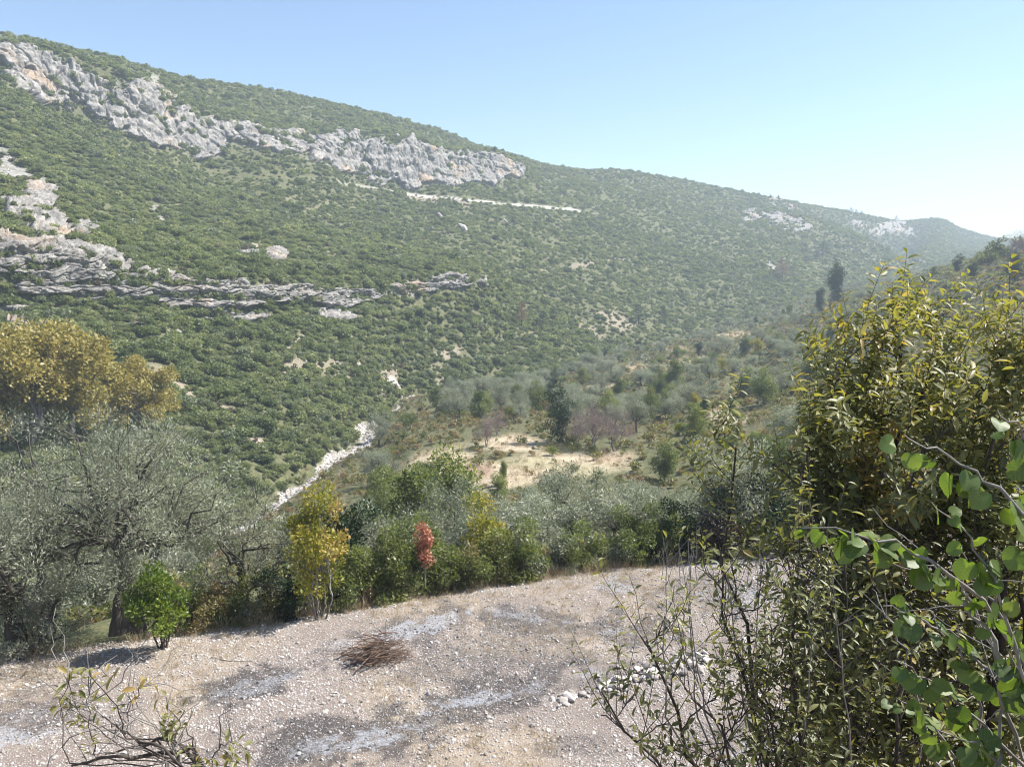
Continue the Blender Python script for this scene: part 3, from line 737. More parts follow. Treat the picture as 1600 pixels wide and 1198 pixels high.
ASH = [(640, 985, 62, 14, -13, 1), (690, 965, 50, 10, -15, .9), (820, 962, 60, 8, 10, .8), (905, 972, 50, 9, 8, .5), (964, 914, 27, 11, 0, 1), (955, 988, 34, 7, 3, .75), (1045, 996, 30, 6, 0, .6), (535, 1008, 34, 9, 0, .7), (380, 1076, 60, 13, -14, .75),
       (430, 1060, 40, 10, -12, .8), (745, 1092, 70, 12, -14, .95), (830, 1075, 40, 9, -16, .7), (600, 1150, 90, 16, -10, .9), (500, 1168, 80, 16, -8, .75), (660, 1135, 50, 12, -10, .7), (20, 1150, 70, 18, -8, .9), (50, 1120, 60, 12, -10, .6),
       (1150, 930, 60, 14, 0, .8), (1085, 905, 40, 8, 0, .5), (925, 1052, 36, 8, -10, .7), (1200, 1165, 60, 18, -10, .8), (1300, 1090, 40, 20, 0, .5), (1010, 1180, 60, 12, -10, .5)]
BURN = [(650, 980, 110, 26, -13, .7), (820, 968, 130, 22, 8, .85), (960, 985, 120, 26, 4, .8), (375, 1075, 100, 26, -14, 1), (760, 1085, 140, 30, -14, .9), (560, 1150, 190, 42, -10, .95), (800, 1020, 190, 50, -6, .62), (30, 1120, 110, 40, -8, .7),
        (1100, 930, 110, 26, 0, .6), (940, 1060, 110, 26, -8, .6), (1180, 1150, 120, 40, -8, .6), (965, 915, 38, 17, 0, .6), (890, 1165, 70, 18, 0, .6), (530, 1010, 60, 16, 0, .5)]
ash = blobs(TPX, TPY, ASH, 95, 1.1, 15) * .92; burn = blobs(TPX, TPY, BURN, 96, .95, 24)
straw = smooth(-.25, .35, fbm(TP / 2.6, 3, 97))
m_ter, nt = new_mat("stony_soil"); T = NT(nt)
p = T.pos()
n1 = T.noise(3.2, 6, p, .65); n2 = T.noise(14, 4, p, .6); n0 = T.noise(.5, 3, p)
vo = T.n("ShaderNodeTexVoronoi"); vo.inputs["Scale"].default_value = 11; vo.inputs["Randomness"].default_value = 1.0; T.put(vo.inputs["Vector"], p)
vo2 = T.n("ShaderNodeTexVoronoi"); vo2.inputs["Scale"].default_value = 26; T.put(vo2.inputs["Vector"], p)
soilc = T.mix(n1, (0.120, 0.095, 0.081), (0.270, 0.230, 0.205))
soilc = T.mix(T.math('MULTIPLY', T.attr("straw"), n2), soilc, (0.36, 0.295, 0.215))
soilc = T.mix(T.ramp(T.math('ADD', T.attr("burn"), T.math('MULTIPLY', T.math('SUBTRACT', T.noise(4.5, 8, p, .85), .5), 2.6)), [(.25, (0,) * 3), (.95, (.85,) * 3)]), soilc, (0.050, 0.046, 0.047))
st = T.ramp(vo2.outputs["Distance"], [(.28, (1, 1, 1)), (.42, (0, 0, 0))])
pick = T.ramp(vo2.outputs["Color"], [(.45, (0, 0, 0)), (.5, (1, 1, 1))])
stc = T.mix(vo2.outputs["Color"], (0.32, 0.295, 0.27), (0.56, 0.525, 0.50))
c = T.mix(T.math('MULTIPLY', T.math('MULTIPLY', st, pick), T.math('SUBTRACT', 1.0, T.math('MULTIPLY', T.attr("burn"), .45))), soilc, stc)
ashf = T.ramp(T.math('ADD', T.attr("ash"), T.math('MULTIPLY', T.math('SUBTRACT', T.noise(7.5, 9, p, .9), .5), 3.6)), [(.50, (0, 0, 0)), (1.0, (.62, .62, .62))])
c = T.mix(ashf, c, T.mix(n2, (0.27, 0.29, 0.325), (0.48, 0.505, 0.55)))
b = T.n("ShaderNodeBsdfPrincipled"); T.put(b.inputs["Base Color"], c); b.inputs["Roughness"].default_value = .95; b.inputs["Specular IOR Level"].default_value = .1
bp = T.n("ShaderNodeBump"); bp.inputs["Strength"].default_value = .9; bp.inputs["Distance"].default_value = .05
T.put(bp.inputs["Height"], T.math('ADD', T.math('MULTIPLY', st, pick), n1)); nt.links.new(bp.outputs[0], b.inputs["Normal"])
T.surf(b.outputs[0])
ext = lambda a: a
ter = tag(link("terrace_ground", mesh_np("terrace_ground", TP.reshape(-1, 3), grid_faces(len(TP), 420), m_ter, {"ash": ash, "burn": burn, "straw": straw})),
          "pale stony terrace with grey ash and burnt patches", "ground", kind="structure")
tbvh = BVHTree.FromPolygons([Vector(v) for v in TP.reshape(-1, 3)], [tuple(f) for f in grid_faces(len(TP), 420)])
def on_terrace(px, py):
    d = ray_dir(px, py).normalized()
    h = tbvh.ray_cast(CAMV + d, d)[0]
    return h if h is not None else pt(px, py, CAM_Z / -slope_of(py))
def terrace_drop(x, y):
    h = tbvh.ray_cast(Vector((x, y, 50)), Vector((0, 0, -1)))[0]
    return h if h is not None else Vector((x, y, 0))
# stones
m_stone, nt = new_mat("white_stone"); T = NT(nt)
oi = T.n("ShaderNodeObjectInfo"); tc = T.n("ShaderNodeTexCoord").outputs["Object"]
sc_ = T.mix(oi.outputs["Random"], (0.25, 0.228, 0.212), (0.57, 0.543, 0.52))
sc_ = T.mix(T.math('MULTIPLY', T.noise(3, 5, tc, .7), .55), sc_, (0.27, 0.235, 0.21))
b = T.n("ShaderNodeBsdfPrincipled"); T.put(b.inputs["Base Color"], sc_); b.inputs["Roughness"].default_value = .9; b.inputs["Specular IOR Level"].default_value = .15
T.surf(b.outputs[0])
import bmesh
def stone_mesh(seed, sub=1):
    bm = bmesh.new(); bmesh.ops.create_icosphere(bm, subdivisions=sub, radius=1.0)
    rg = np.random.default_rng(seed); sx, sy, sz_ = rg.uniform(.75, 1.15), rg.uniform(.6, 1.0), rg.uniform(.4, .7)
    planes = rand_dirs(rg, 7); dd = rg.uniform(.62, .95, 7)
    for v in bm.verts:
        c = np.array(v.co)
        for pl, d in zip(planes, dd):                  # facets, as if broken
            k = c @ pl - d
            if k > 0: c = c - pl * k * .9
        c = c + rg.normal(size=3) * .04
        v.co = (c[0] * sx, c[1] * sy, c[2] * sz_)
    me = bpy.data.meshes.new("stone"); bm.to_mesh(me); bm.free(); me.materials.append(m_stone); return me
STONES = [stone_mesh(500 + i) for i in range(8)]
m_soot, nt = new_mat("sooty_stone"); T = NT(nt)
b = T.n("ShaderNodeBsdfPrincipled"); T.put(b.inputs["Base Color"], T.mix(T.n("ShaderNodeObjectInfo").outputs["Random"], (0.08, 0.077, 0.077), (0.34, 0.335, 0.34))); b.inputs["Roughness"].default_value = .95
T.surf(b.outputs[0])
SOOTY = [m_.copy() for m_ in STONES]
for m_ in SOOTY: m_.materials[0] = m_soot
BIGSTONES = [stone_mesh(520 + i, 2) for i in range(8)]
rng = np.random.default_rng(11)
n = 330000
sx = rng.uniform(-19, 15, n); sy = rng.uniform(9.5, 30, n)
ok = (sy < edge_y(sx) - .1) & (np.abs(sx) < sy * .72 + 1.5)
sx, sy = sx[ok], sy[ok]
spx, spy = project(np.stack([sx, sy, np.zeros_like(sx)], -1))
keep = rng.random(len(sx)) < (1 - .55 * blobs(spx, spy, BURN, 96, .95, 24)) * (.45 + .55 * smooth(-.3, .3, fbm(np.stack([sx, sy, sx * 0], -1) / 1.7, 2, 98)))
sx, sy = sx[keep], sy[keep]
sz = terrace_z(sx, sy)
ss = np.clip(rng.lognormal(-3.95, .45, len(sx)), .010, .10)
spx, spy = project(np.stack([sx, sy, sz], -1))
soot = rng.random(len(sx)) < .8 * blobs(spx, spy, BURN, 96, .95, 24)
Q_ = np.stack([sx, sy, sz + ss * .12], -1)
scatter("field_stones", "thousands of small white stones strewn over the terrace", "stones", Q_[~soot], ss[~soot], STONES, rng, tilt=.4)
scatter("sooty_stones", "small grey sooty stones on the burnt patches of the terrace", "stones", Q_[soot], ss[soot], SOOTY, rng, tilt=.4)
# dry stubble
def tuft_mesh(seed, nb, h, spread, mat, w=.012):
    rg = np.random.default_rng(seed)
    pos = rg.normal(size=(nb, 3)) * spread * np.array([1, 1, 0])
    ax = unit(rg.normal(size=(nb, 3)) * .45 + pos / max(spread, 1e-3) * .25 + np.array([0, 0, 1.]))
    V, F = leaf_quads(pos, ax, rand_dirs(rg, nb), h * rg.uniform(.5, 1.2, nb), np.full(nb, w), .3)
    return mesh_np("tuft", V, F, mat, {"tint": np.repeat(rg.random(nb), 4)})
TUFTS = [tuft_mesh(540 + i, 26, .16, .09, LM['straw'], .008) for i in range(4)]
TALL = [tuft_mesh(550 + i, 40, .75, .22, LM['straw'], .02) for i in range(3)]
WEEDS = [shrub_mesh(560 + i, 240, .22, LM['weed'], 6) for i in range(4)]
n = 15000
gx = rng.uniform(-19, 15, n); gy = rng.uniform(9.5, 30, n)
gp = np.stack([gx, gy, gx * 0], -1); gpx, gpy = project(gp)
ok = (gy < edge_y(gx) - .05) & (rng.random(n) < smooth(-.3, .5, fbm(gp / 2.6, 3, 97)) * (1 - .7 * blobs(gpx, gpy, BURN, 96, .95, 24)))
gx, gy = gx[ok], gy[ok]
scatter("stubble", "short dry straw stubble between the stones", "stubble", np.stack([gx, gy, terrace_z(gx, gy) - .01], -1), rng.uniform(.4, 1.1, len(gx)), TUFTS, rng)
# tall dry grass along the terrace edge
n = 330
gx = rng.uniform(-17, 14, n); gy = edge_y(gx) + rng.normal(size=n) * .25 - .05
gz = np.array([terrace_drop(a, b_).z for a, b_ in zip(gx, gy)])
scatter("edge_grass", "tall straw coloured grass along the terrace edge", "grass", np.stack([gx, gy, gz - .03], -1), rng.uniform(.25, .8, n), TALL, rng)
# low row of heaped white stones on the right of the terrace
row = tag(thing("stone_row", "low heap of white field stones lying in a row on the terrace", "stone row", on_terrace(980, 1065)))
row['label'] = "low heap of white field stones lying in a row on the terrace"; row['category'] = "stone row"
base0 = Vector(row.location)
for k in range(170):
    t = rng.random()
    px = 868 + t * 235 + rng.normal() * 5; py = 1102 - 70 * t ** .8 + rng.normal() * (8 if t > .35 else 5)
    if .12 < t < .3 and rng.random() < .5: continue
    q = on_terrace(px, py); s = float(np.clip(rng.lognormal(-2.35, .35), .05, .2))
    o = link("stone", BIGSTONES[k % 8], row, Vector((q.x, q.y, q.z + s * (.2 + (.5 * rng.random() if t > .4 else 0)))) - base0)
    o.scale = (s, s, s); o.rotation_euler = (rng.normal() * .4, rng.normal() * .4, rng.uniform(0, 6.28))
# heap of cut branches
bp_ = on_terrace(590, 1030)
pile = thing("brush_pile", "heap of reddish brown cut branches lying on the stony terrace", "brush pile", bp_)
for k in range(150):
    a = rng.normal() * .55 + .30; L = rng.uniform(.4, 1.15)
    c0 = np.array([rng.normal() * .32, rng.normal() * .2, 0.03 + .62 * rng.random() * math.exp(-(rng.normal() * .5) ** 2)])
    c0[2] *= max(.15, 1 - (c0[0] / .95) ** 2)
    d = np.array([math.cos(a), math.sin(a), rng.normal() * .10]) * L / 2
    mb = MB(); r = float(np.clip(rng.lognormal(-4.6, .5), .004, .03))
    pa = bent(rng, c0 - d, c0 + d, 6, .07); pa[:, 2] = np.maximum(pa[:, 2], .01)
    mb.tube(pa, np.linspace(r, r * .35, 6), 5)
    for _ in range(2):
        i = rng.integers(2, 5); e = pa[i] + d * .35 + rng.normal(size=3) * .16; e[2] = max(e[2], .01)
        mb.tube(bent(rng, pa[i], e, 4, .08), np.linspace(r * .5, r * .2, 4), 4)
    link("twig", mb.mesh("twig", BARK['red']), pile)
# loose sticks on the ground
for (xa, ya, xb, yb, lab) in ((330, 1028, 392, 1035, "thin brown stick lying on stones near the small bright green bush"), (800, 1098, 843, 1085, "pale bent stick lying across a grey ash patch")):
    a, b_ = on_terrace(xa, ya), on_terrace(xb, yb)
    mb = MB(); pa = bent(rng, np.array(a) - np.array(a), np.array(b_ - a), 7, .05); pa[:, 2] += .035
    mb.tube(pa, np.linspace(.016, .006, 7), 5); mb.tube(bent(rng, pa[3], pa[3] + np.array([.15, .2, .08]), 4, .05), np.linspace(.009, .004, 4), 4)
    tag(link("stick", mb.mesh("stick", BARK['grey']), None, a), lab, "stick")
# white boulders fallen on the mountain, stones of the dry river
for (px, py, s, lab) in ((723, 361, 3.6, "large white slab boulder leaning on the scrub slope below the road"), (688, 343, 3.0, "smaller white boulder in scrub just below the road"), (790, 350, 1.6, "tiny white boulder right of the two slabs on the slope")):
    q = at_base(px, py); o = link("boulder", BIGSTONES[px % 8], None, q + Vector((0, 0, 1.6)))
    o.scale = (s * 1.2, s * .8, s * 1.0); o.rotation_euler = (.3, .8, .4); tag(o, lab, "boulder")
q, _, _ = surface_points(rng, 2600, np.clip(riv, 0, 1) * (HY < 205) * (HY > 80))
scatter("river_stones", "white rounded stones filling the dry riverbed", "stones", q, np.clip(rng.lognormal(-1.7, .5, len(q)), .08, .6), BIGSTONES, rng, tilt=.5)
q, _, _ = surface_points(rng, 900, hill_z * smooth(.25, .5, np.maximum(soil * .6, rock)) * (HY < 300))
scatter("slope_stones", "broken pale rocks lying on bare parts of the slope", "stones", q, np.clip(rng.lognormal(-1.3, .5, len(q)), .12, .8), BIGSTONES, rng, tilt=.5)

# ------------------------------------------------------------------ trees of the valley
TR = {}
for i in range(4):
    TR['olive', i] = tree_parts(600 + i, 4.6 + .3 * i, 0.8, 2.5, 30, 9500, .15, .048, LM['olive'], BARK['olive'], .17, 5, rad=(.24, .40), bottom=-.8, crook=.2, name="olive", up=.25)
    TR['green', i] = tree_parts(620 + i, 6.0, .45, 2.1, 28, 7500, .17, .095, LM['green'], BARK['grey'], .11, 5, rad=(.22, .40), bottom=-.95, taper=.4, name="broadleaf")
for i in range(3):
    TR['bush', i] = tree_parts(640 + i, 2.6, .1, 1.5, 20, 4500, .13, .07, LM['green'], BARK['dark'], .05, 4, rad=(.3, .48), bottom=-.5, stems=3, name="bush")
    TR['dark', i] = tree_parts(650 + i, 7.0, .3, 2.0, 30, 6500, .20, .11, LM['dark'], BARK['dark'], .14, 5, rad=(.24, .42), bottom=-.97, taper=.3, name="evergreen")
    TR['yellow', i] = tree_parts(660 + i, 5.0, .8, 1.9, 22, 3000, .22, .12, LM['yellow'], BARK['grey'], .09, 5, rad=(.22, .38), name="yellow")
    TR['bare', i] = tree_parts(670 + i, 5.0, .15, 2.4, 52, 5000, .22, .018, LM['mauve'], BARK['mauve'], .10, 8, rad=(.2, .34), power=.5, bottom=-.6, stems=3, twigs=9, up=.6, out=.9, name="bare")
    TR['weed', i] = tree_parts(680 + i, 1.6, .1, 1.2, 14, 1500, .16, .07, LM['weed'], BARK['grey'], .03, 4, rad=(.28, .45), stems=3, name="weed")
def pine_parts(seed, mat, bark, h=10.0):
    rg = np.random.default_rng(seed); mb = MB()
    tr = bent(rg, (0, 0, -.3), (rg.normal() * .3, rg.normal() * .3, h), 10, .02)
    mb.tube(tr, np.linspace(.2, .03, 10), 7); cen, rad = [], []
    for k in range(34):
        t = .22 + .76 * (k / 34); z = t * h; L = (1 - t) * h * .36 + .5; a = k * 2.4 + rg.normal() * .3
        base = np.array([np.interp(z, tr[:, 2], tr[:, 0]), np.interp(z, tr[:, 2], tr[:, 1]), z])
        e = base + np.array([math.cos(a) * L, math.sin(a) * L, .25 * L])
        mb.tube(bent(rg, base, e, 4, .06), np.linspace(.05, .012, 4), 4)
        for s in (.55, .95): cen.append(base + (e - base) * s); rad.append(.30 + .22 * L * s * .6)
    return mb.mesh("pine_trunk", bark), crown_mesh("pine_crown", rg, np.array(cen), np.array(rad), 3600, .30, .07, mat, up=.5, out=.8, squash=.6)
TR['pine', 0] = pine_parts(690, LM['dark'], BARK['dark'])
TR['rust', 0] = pine_parts(691, LM['rust'], BARK['dark'])
HB = {'olive': 5.0, 'green': 6.0, 'bush': 2.6, 'dark': 7.0, 'yellow': 5.0, 'bare': 5.0, 'weed': 1.6, 'pine': 10.0, 'rust': 10.0}
NM = {'olive': ('olive_tree', 'olive tree'), 'green': ('broadleaf_tree', 'tree'), 'bush': ('green_bush', 'bush'), 'dark': ('evergreen_tree', 'tree'), 'yellow': ('yellow_tree', 'tree'), 'bare': ('bare_tree', 'bare tree'),
      'weed': ('weed_bush', 'bush'), 'pine': ('pine_tree', 'pine tree'), 'rust': ('dead_pine', 'pine tree')}
rng = np.random.default_rng(23)
cnt = {}
def put(kind, loc, h, label, wide=1.0, group=None):
    i = cnt.get(kind, 0); cnt[kind] = i + 1
    nv = len([1 for k in TR if k[0] == kind])
    s = h / HB[kind]; nm, cat = NM[kind]
    t = plant(TR[kind, i % nv], nm, label, cat, loc, rng.uniform(0, 6.28), s, group)
    t.scale = (s * wide, s * wide, s)
    return t
def putp(kind, px, py, hpx, label, wide=1.0, group=None):
    q = at_base(px, py); d = math.hypot(q.x, q.y)
    return put(kind, q, hpx * d / F_PX, label, wide, group)
# singled out trees
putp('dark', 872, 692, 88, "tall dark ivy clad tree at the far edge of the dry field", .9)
putp('bare', 928, 700, 68, "mauve grey leafless tree just right of the dark tall tree", 1.0)
putp('bare', 962, 704, 66, "greyish leafless tree, the second right of the dark tall tree", 1.05)
putp('bare', 905, 694, 50, "low leafless shrubby tree between dark tall tree and grey bare trees", 1.1)
putp('bare', 760, 698, 48, "bare grey tree with visible trunk at the left end of the dry field", .9)
putp('bare', 778, 680, 40, "pinkish leafless tree behind the grey bare tree by the field", 1.0)
putp('green', 787, 757, 40, "small bright green round tree alone in the dry field", .62)
putp('dark', 752, 638, 26, "dark round bush at the foot of the mountain by bare soil", 1.2)
putp('green', 1052, 618, 62, "tall pointed green tree rising from the middle of the olive grove", .75)
putp('green', 1012, 662, 58, "broad green tree behind the dry field right of the bare trees", .9)
putp('green', 1040, 655, 44, "rounded green tree beside the broad tree behind the field", .9)
putp('dark', 1098, 655, 34, "small dark round tree on the terraces right of the field", .8)
putp('dark', 1140, 650, 26, "small dark bush standing alone on the right terrace", .9)
putp('yellow', 1180, 556, 32, "yellow topped tree high in the olive grove on the right", .9)
putp('green', 1165, 556, 28, "green tree touching the yellow tree high in the grove", 1.0)
putp('yellow', 1085, 645, 30, "yellowish green tree among olives below the pointed green tree", 1.1)
putp('yellow', 988, 665, 30, "small yellow green tree right behind the leafless trees", .7)
putp('yellow', 795, 660, 34, "slim yellow green tree left of the dark tall tree", .55)
putp('yellow', 943, 606, 14, "tiny yellow bush far back in the olive grove", 1.0)
putp('dark', 1305, 478, 62, "tall dark tree standing above the yellow green crown on the right", .85)
putp('dark', 1282, 490, 36, "dark bushy tree at the foot of the tall dark one", .8)
putp('rust', 815, 512, 40, "rust brown dead pine on the lower mountain slope", .85)
putp('pine', 848, 516, 30, "dark pine right of the rust brown dead pine", 1.3)
putp('pine', 866, 500, 22, "small dark pine further right of the dead pine", 1.3)
putp('pine', 998, 508, 32, "dark pine on the bare brown patch of the slope", 1.2)
putp('pine', 1036, 504, 24, "bluish dark pine beside the bare brown patch", 1.2)
putp('rust', 1222, 438, 32, "mauve brown dead pine beside a white rock far up the valley", 1.25)
putp('pine', 1284, 406, 26, "dark pine on the far spur above the valley head", 1.5)
putp('pine', 1258, 398, 16, "small dark pine left of the one on the far spur", 1.7)
for k, (px, py, h) in enumerate(((1330, 331, 9), (1338, 333, 8), (1346, 334, 7), (1216, 308, 6), (1204, 306, 5), (1400, 343, 8))):
    putp('pine', px, py + 3, h, "tiny pine standing on the far skyline", 1.3, "pines on the skyline")
# right hand hill crest
for k, (kd, px, py, h, lab) in enumerate((('bare', 1590, 402, 34, "leafless brown tree on the right hill crest at the picture edge"), ('dark', 1496, 425, 22, "round dark shrub on the right hill crest above the yellow leaves"), ('dark', 1520, 436, 22, "second dark shrub lower on the right hill crest"),
                                          ('weed', 1560, 408, 28, "brownish bush on the right hill crest near the leafless tree"), ('weed', 1540, 415, 20, "low brownish bush left of the leafless tree on the crest"), ('dark', 1585, 440, 34, "dark green tree below the leafless tree on the right"),
                                          ('green', 1460, 435, 18, "small green bush at the left end of the right crest"))):
    putp(kd, px, py, h, lab, 1.2)
# groves: olives with broadleaf trees between them
def fill(kind_p, n, test, hr, labels, group, mind):
    done = []
    tries = 0
    while len(done) < n and tries < n * 60:
        tries += 1
        r, c_ = rng.integers(0, NR), rng.integers(0, NC)
        q = P3[r, c_]; px, py = HPX[r, c_], HPY[r, c_]
        if not test(px, py, q, T2[r, c_]): continue
        if rng.random() > min(1., .15 + q[1] / 220): continue
        if any((q[0] - a) ** 2 + (q[1] - b_) ** 2 < mind ** 2 for a, b_ in done): continue
        done.append((q[0], q[1]))
        kd = rng.choice(list(kind_p), p=list(kind_p.values()))
        put(kd, Vector(q) - Vector((0, 0, .1)), rng.uniform(*hr[kd]), labels[kd], rng.uniform(.9, 1.15), group % NM[kd][1])
def clear_river(px, q, h):
    a, b_ = project(np.array([q[0], q[1], q[2] + h]))
    return not (330 < px < 590) or b_ > 800 - (px - 400) * .66 + (25 if px > 440 else 0)
def fld(px, py): return float(blobs(np.array([px]), np.array([py]), FIELD, 61, .25, 30)[0])
H1 = {'olive': (3.6, 5.4), 'green': (3.5, 6.5), 'bush': (1.6, 3.0), 'yellow': (2.5, 4.5), 'dark': (3, 5.5), 'weed': (.8, 1.6), 'bare': (2.5, 4)}
fill({'olive': .62, 'green': .18, 'bush': .12, 'yellow': .03, 'dark': .05}, 235, lambda px, py, q, t: LI['l5'] + .35 < t < LI['foot'] - .05 and 700 < px < 1420 and py < 668 and fld(px, py) < .35 and q[1] > 120, H1,
     {'olive': "grey green olive tree in the far grove behind the dry field", 'green': "green leafy tree among the olives of the far grove", 'bush': "low green bush among the olives of the far grove", 'yellow': "yellowing small tree among olives of the far grove", 'dark': "dark evergreen tree among the olives of the far grove"}, "%s in the far grove", 3.9)
fill({'olive': .25, 'green': .2, 'bush': .35, 'weed': .2}, 34, lambda px, py, q, t: LI['l5'] + .1 < t < LI['foot'] - .05 and 560 < px < 780 and 640 < py < 730 and fld(px, py) < .3 and clear_river(px, q, 4), H1,
     {'olive': "grey olive tree between riverbed and dry field", 'green': "green tree between riverbed and dry field", 'bush': "green bush between riverbed and dry field", 'weed': "brownish dry bush between riverbed and dry field"}, "%s by the riverbed", 3.6)
fill({'bush': .3, 'weed': .4, 'green': .15, 'olive': .15}, 46, lambda px, py, q, t: LI['l4'] < t < LI['l6'] + .3 and 960 < px < 1300 and 640 < py < 760, H1,
     {'olive': "olive tree on the rough ground right of the dry field", 'green': "small green tree on rough ground right of the dry field", 'bush': "green bush on rough ground right of the dry field", 'weed': "brownish weedy bush on rough ground right of the dry field"}, "%s right of the field", 3.0)
fill({'weed': .8, 'bush': .2}, 16, lambda px, py, q, t: LI['l4'] - .2 < t < LI['l6'] and 700 < px < 1010 and 690 < py < 765, {'weed': (.5, 1.1), 'bush': (.7, 1.5)},
     {'weed': "low dry weed clump in the tan field", 'bush': "low green bush in the tan field"}, "%s in the dry field", 2.5)
# slope from the terrace down to the field: olives at the right, broadleaf trees towards the river
fill({'olive': .9, 'green': .1}, 52, lambda px, py, q, t: LI['edge'] + .25 < t < LI['l4'] - .12 and 700 < px < 1330 and q[1] > 31, {'olive': (2.5, 3.7), 'green': (2.4, 3.5)},
     {'olive': "silvery olive tree in the grove directly below the terrace", 'green': "green leafy tree among the silvery olives below the terrace"}, "%s below the terrace", 3.3)
fill({'green': .55, 'bush': .25, 'olive': .2}, 30, lambda px, py, q, t: LI['edge'] + .3 < t < LI['l5'] - .1 and 430 < px < 720 and q[1] > 36 and clear_river(px, q, 6.2), {'olive': (3.6, 5), 'green': (4.0, 6.5), 'bush': (2, 3)},
     {'olive': "silvery olive between green trees on the slope down to the river", 'green': "green leafy tree on the slope down to the river", 'bush': "green bush on the slope down to the river"}, "%s above the river", 3.4)
fill({'olive': .35, 'green': .35, 'bush': .3}, 24, lambda px, py, q, t: LI['edge'] + .2 < t < LI['foot'] and px < 440 and px > -60 and q[1] > 30 and clear_river(px, q, 5.5), H1,
     {'olive': "olive tree below the terrace behind the big old olive", 'green': "green tree below the terrace behind the big old olive", 'bush': "green bush below the terrace behind the big old olive"}, "%s behind the old olive", 4.0)
# low cover on the valley floor
q, _, _ = surface_points(rng, 17000, (1 - hill_z) * (T2 > LI['edge'] + .3) * (1 - .8 * field) * (1 - smooth(.1, .4, riv)) * (HY < 340) * (np.abs(HX / HY) < .75))
scatter("valley_weeds", "low weeds and dry grass covering the valley floor", "weeds", q, np.clip(rng.lognormal(-.85, .45, len(q)), .15, 1.1), WEEDS, rng)
gw = (T2 > LI['l5'] + .5) * (T2 < LI['foot'] + .1) * (1 - field) * (HX / HY > -.08) * (HX / HY < .8)
q, _, _ = surface_points(rng, 9000, gw * (HY > 125))
scatter("grove_undergrowth", "grey green undergrowth between the olives of the far grove", "undergrowth", q, np.clip(rng.lognormal(-.05, .35, len(q)), .4, 1.9), [shrub_mesh(570 + i, 320, .24, LM[k], 7) for i, k in enumerate(('olive', 'scrub', 'olive', 'weed'))], rng)
q, _, _ = surface_points(rng, 16000, (.3 * (1 - hill_z) * (1 - riv) * (np.abs(HX / HY) < .72) + np.clip(field, 0, 1)) * (HY > 60) * (HY < 340))
scatter("field_grass", "dry tan grass of the valley field", "grass", q, np.clip(rng.lognormal(-.55, .3, len(q)), .3, 1.0), TALL, rng)

# ------------------------------------------------------------------ trees and bushes along the terrace edge
rng = np.random.default_rng(31)
def edge_pt(px, back=0.0):
    """a point on the ground at or behind the terrace edge"""
    e = np.interp(px, [a for a, _ in EDGE_PX], [b_ for _, b_ in EDGE_PX])
    Y = CAM_Z / -slope_of(e) + back
    x = u_of(px, e) * Y
    if back <= .1: return terrace_drop(x, Y)
    return drop(x, Y)
def olive_big(name, label, loc, h, trunk_h, rx, n_cl, n_leaf, seed, lean=(0, 0), r0=.3, bottom=-.95):
    rg = np.random.default_rng(seed)
    rz = (h - trunk_h) / 2
    cen, rad = crown_centres(rg, n_cl, rx, rz, trunk_h + rz, .42, .3, bottom, (.17, .30))
    cen[:, 0] += lean[0]; cen[:, 1] += lean[1]
    t = thing(name, label, "olive tree", loc)
    mb = MB()
    top = np.array([lean[0] * .2, lean[1] * .2, trunk_h + rz * .35])
    main = bent(rg, (0, 0, -.3), top, 10, .05)            # a twisted trunk with fused side stems
    mb.tube(main, np.concatenate([[r0 * 1.5, r0 * 1.15], np.linspace(r0, r0 * .55, 8)]), 10)
    for s in range(3):
        o = np.array([math.cos(s * 2.1 + seed), math.sin(s * 2.1 + seed), 0]) * r0 * .75
        pa = bent(rg, o * 1.5 + [0, 0, -.3], main[7] + o * .35, 8, .05)
        mb.tube(pa, np.concatenate([[r0 * .8], np.linspace(r0 * .6, r0 * .3, 7)]), 8)
    link("trunk", mb.mesh("trunk", BARK['olive']), t)
    mb = MB(); branch_set(rg, mb, cen, top, r0 * .95, 7, 6, .012, .2, 5)
    link("limb", mb.mesh("limb", BARK['olive']), t)
    cr = crown_mesh("crown", rg, cen, rad, n_leaf, .09, .021, LM['olive'], up=.35, out=.75, clump_var=.3)
    link("crown", cr, t)
    return t
olive_big("olive_tree", "big old olive with thick dark trunk behind the small bright green bush", on_terrace(198, 968), 6.0, 1.0, 3.1, 80, 46000, 710, (.3, .3), .30, -.84)
olive_big("olive_tree", "olive with low drooping silvery crown at the left picture edge", edge_pt(20, .0), 5.0, .7, 2.6, 44, 20000, 711, (-.2, -.1), .2)
olive_big("olive_tree", "slender grey olive between the big old olive and the yellow tree", edge_pt(385, .9), 4.6, 1.0, 2.0, 34, 12000, 712, (0.1, .2), .13)
olive_big("olive_tree", "silvery olive standing behind the olive at the left edge", edge_pt(70, 4.5), 7.2, 1.6, 2.6, 40, 14000, 713, (0, 0), .22)
olive_big("olive_tree", "low silvery olive whose crown touches the terrace below the old trunk", edge_pt(62, .3), 3.4, .4, 1.4, 28, 10000, 714, (-.1, -.2), .13)
def near_tree(seed, h, trunk_h, rx, n_cl, n_leaf, L, Wd, mat, bark, **kw):
    return tree_parts(seed, h, trunk_h, rx, n_cl, n_leaf, L, Wd, mat, bark, **kw)
q = on_terrace(253, 1012)
plant(near_tree(720, 2.15, .42, .66, 26, 5200, .085, .042, LM['citrus'], BARK['dark'], r0=.026, limbs=8, rad=(.26, .42), bottom=-.8, stems=7, name="citrus", lean=.03, up=.5),
      "bright_green_bush", "small bright yellow green bush with several stems on the terrace", "bush", q)
q = on_terrace(500, 957)
def ytint(P, rg): return np.clip(.24 + .55 * smooth(.0, .75, P[:, 0]) * smooth(1.2, 2.4, P[:, 2]) + .12 * rg.normal(size=len(P)) + .1 * (P[:, 2] < 1.6), 0, 1)
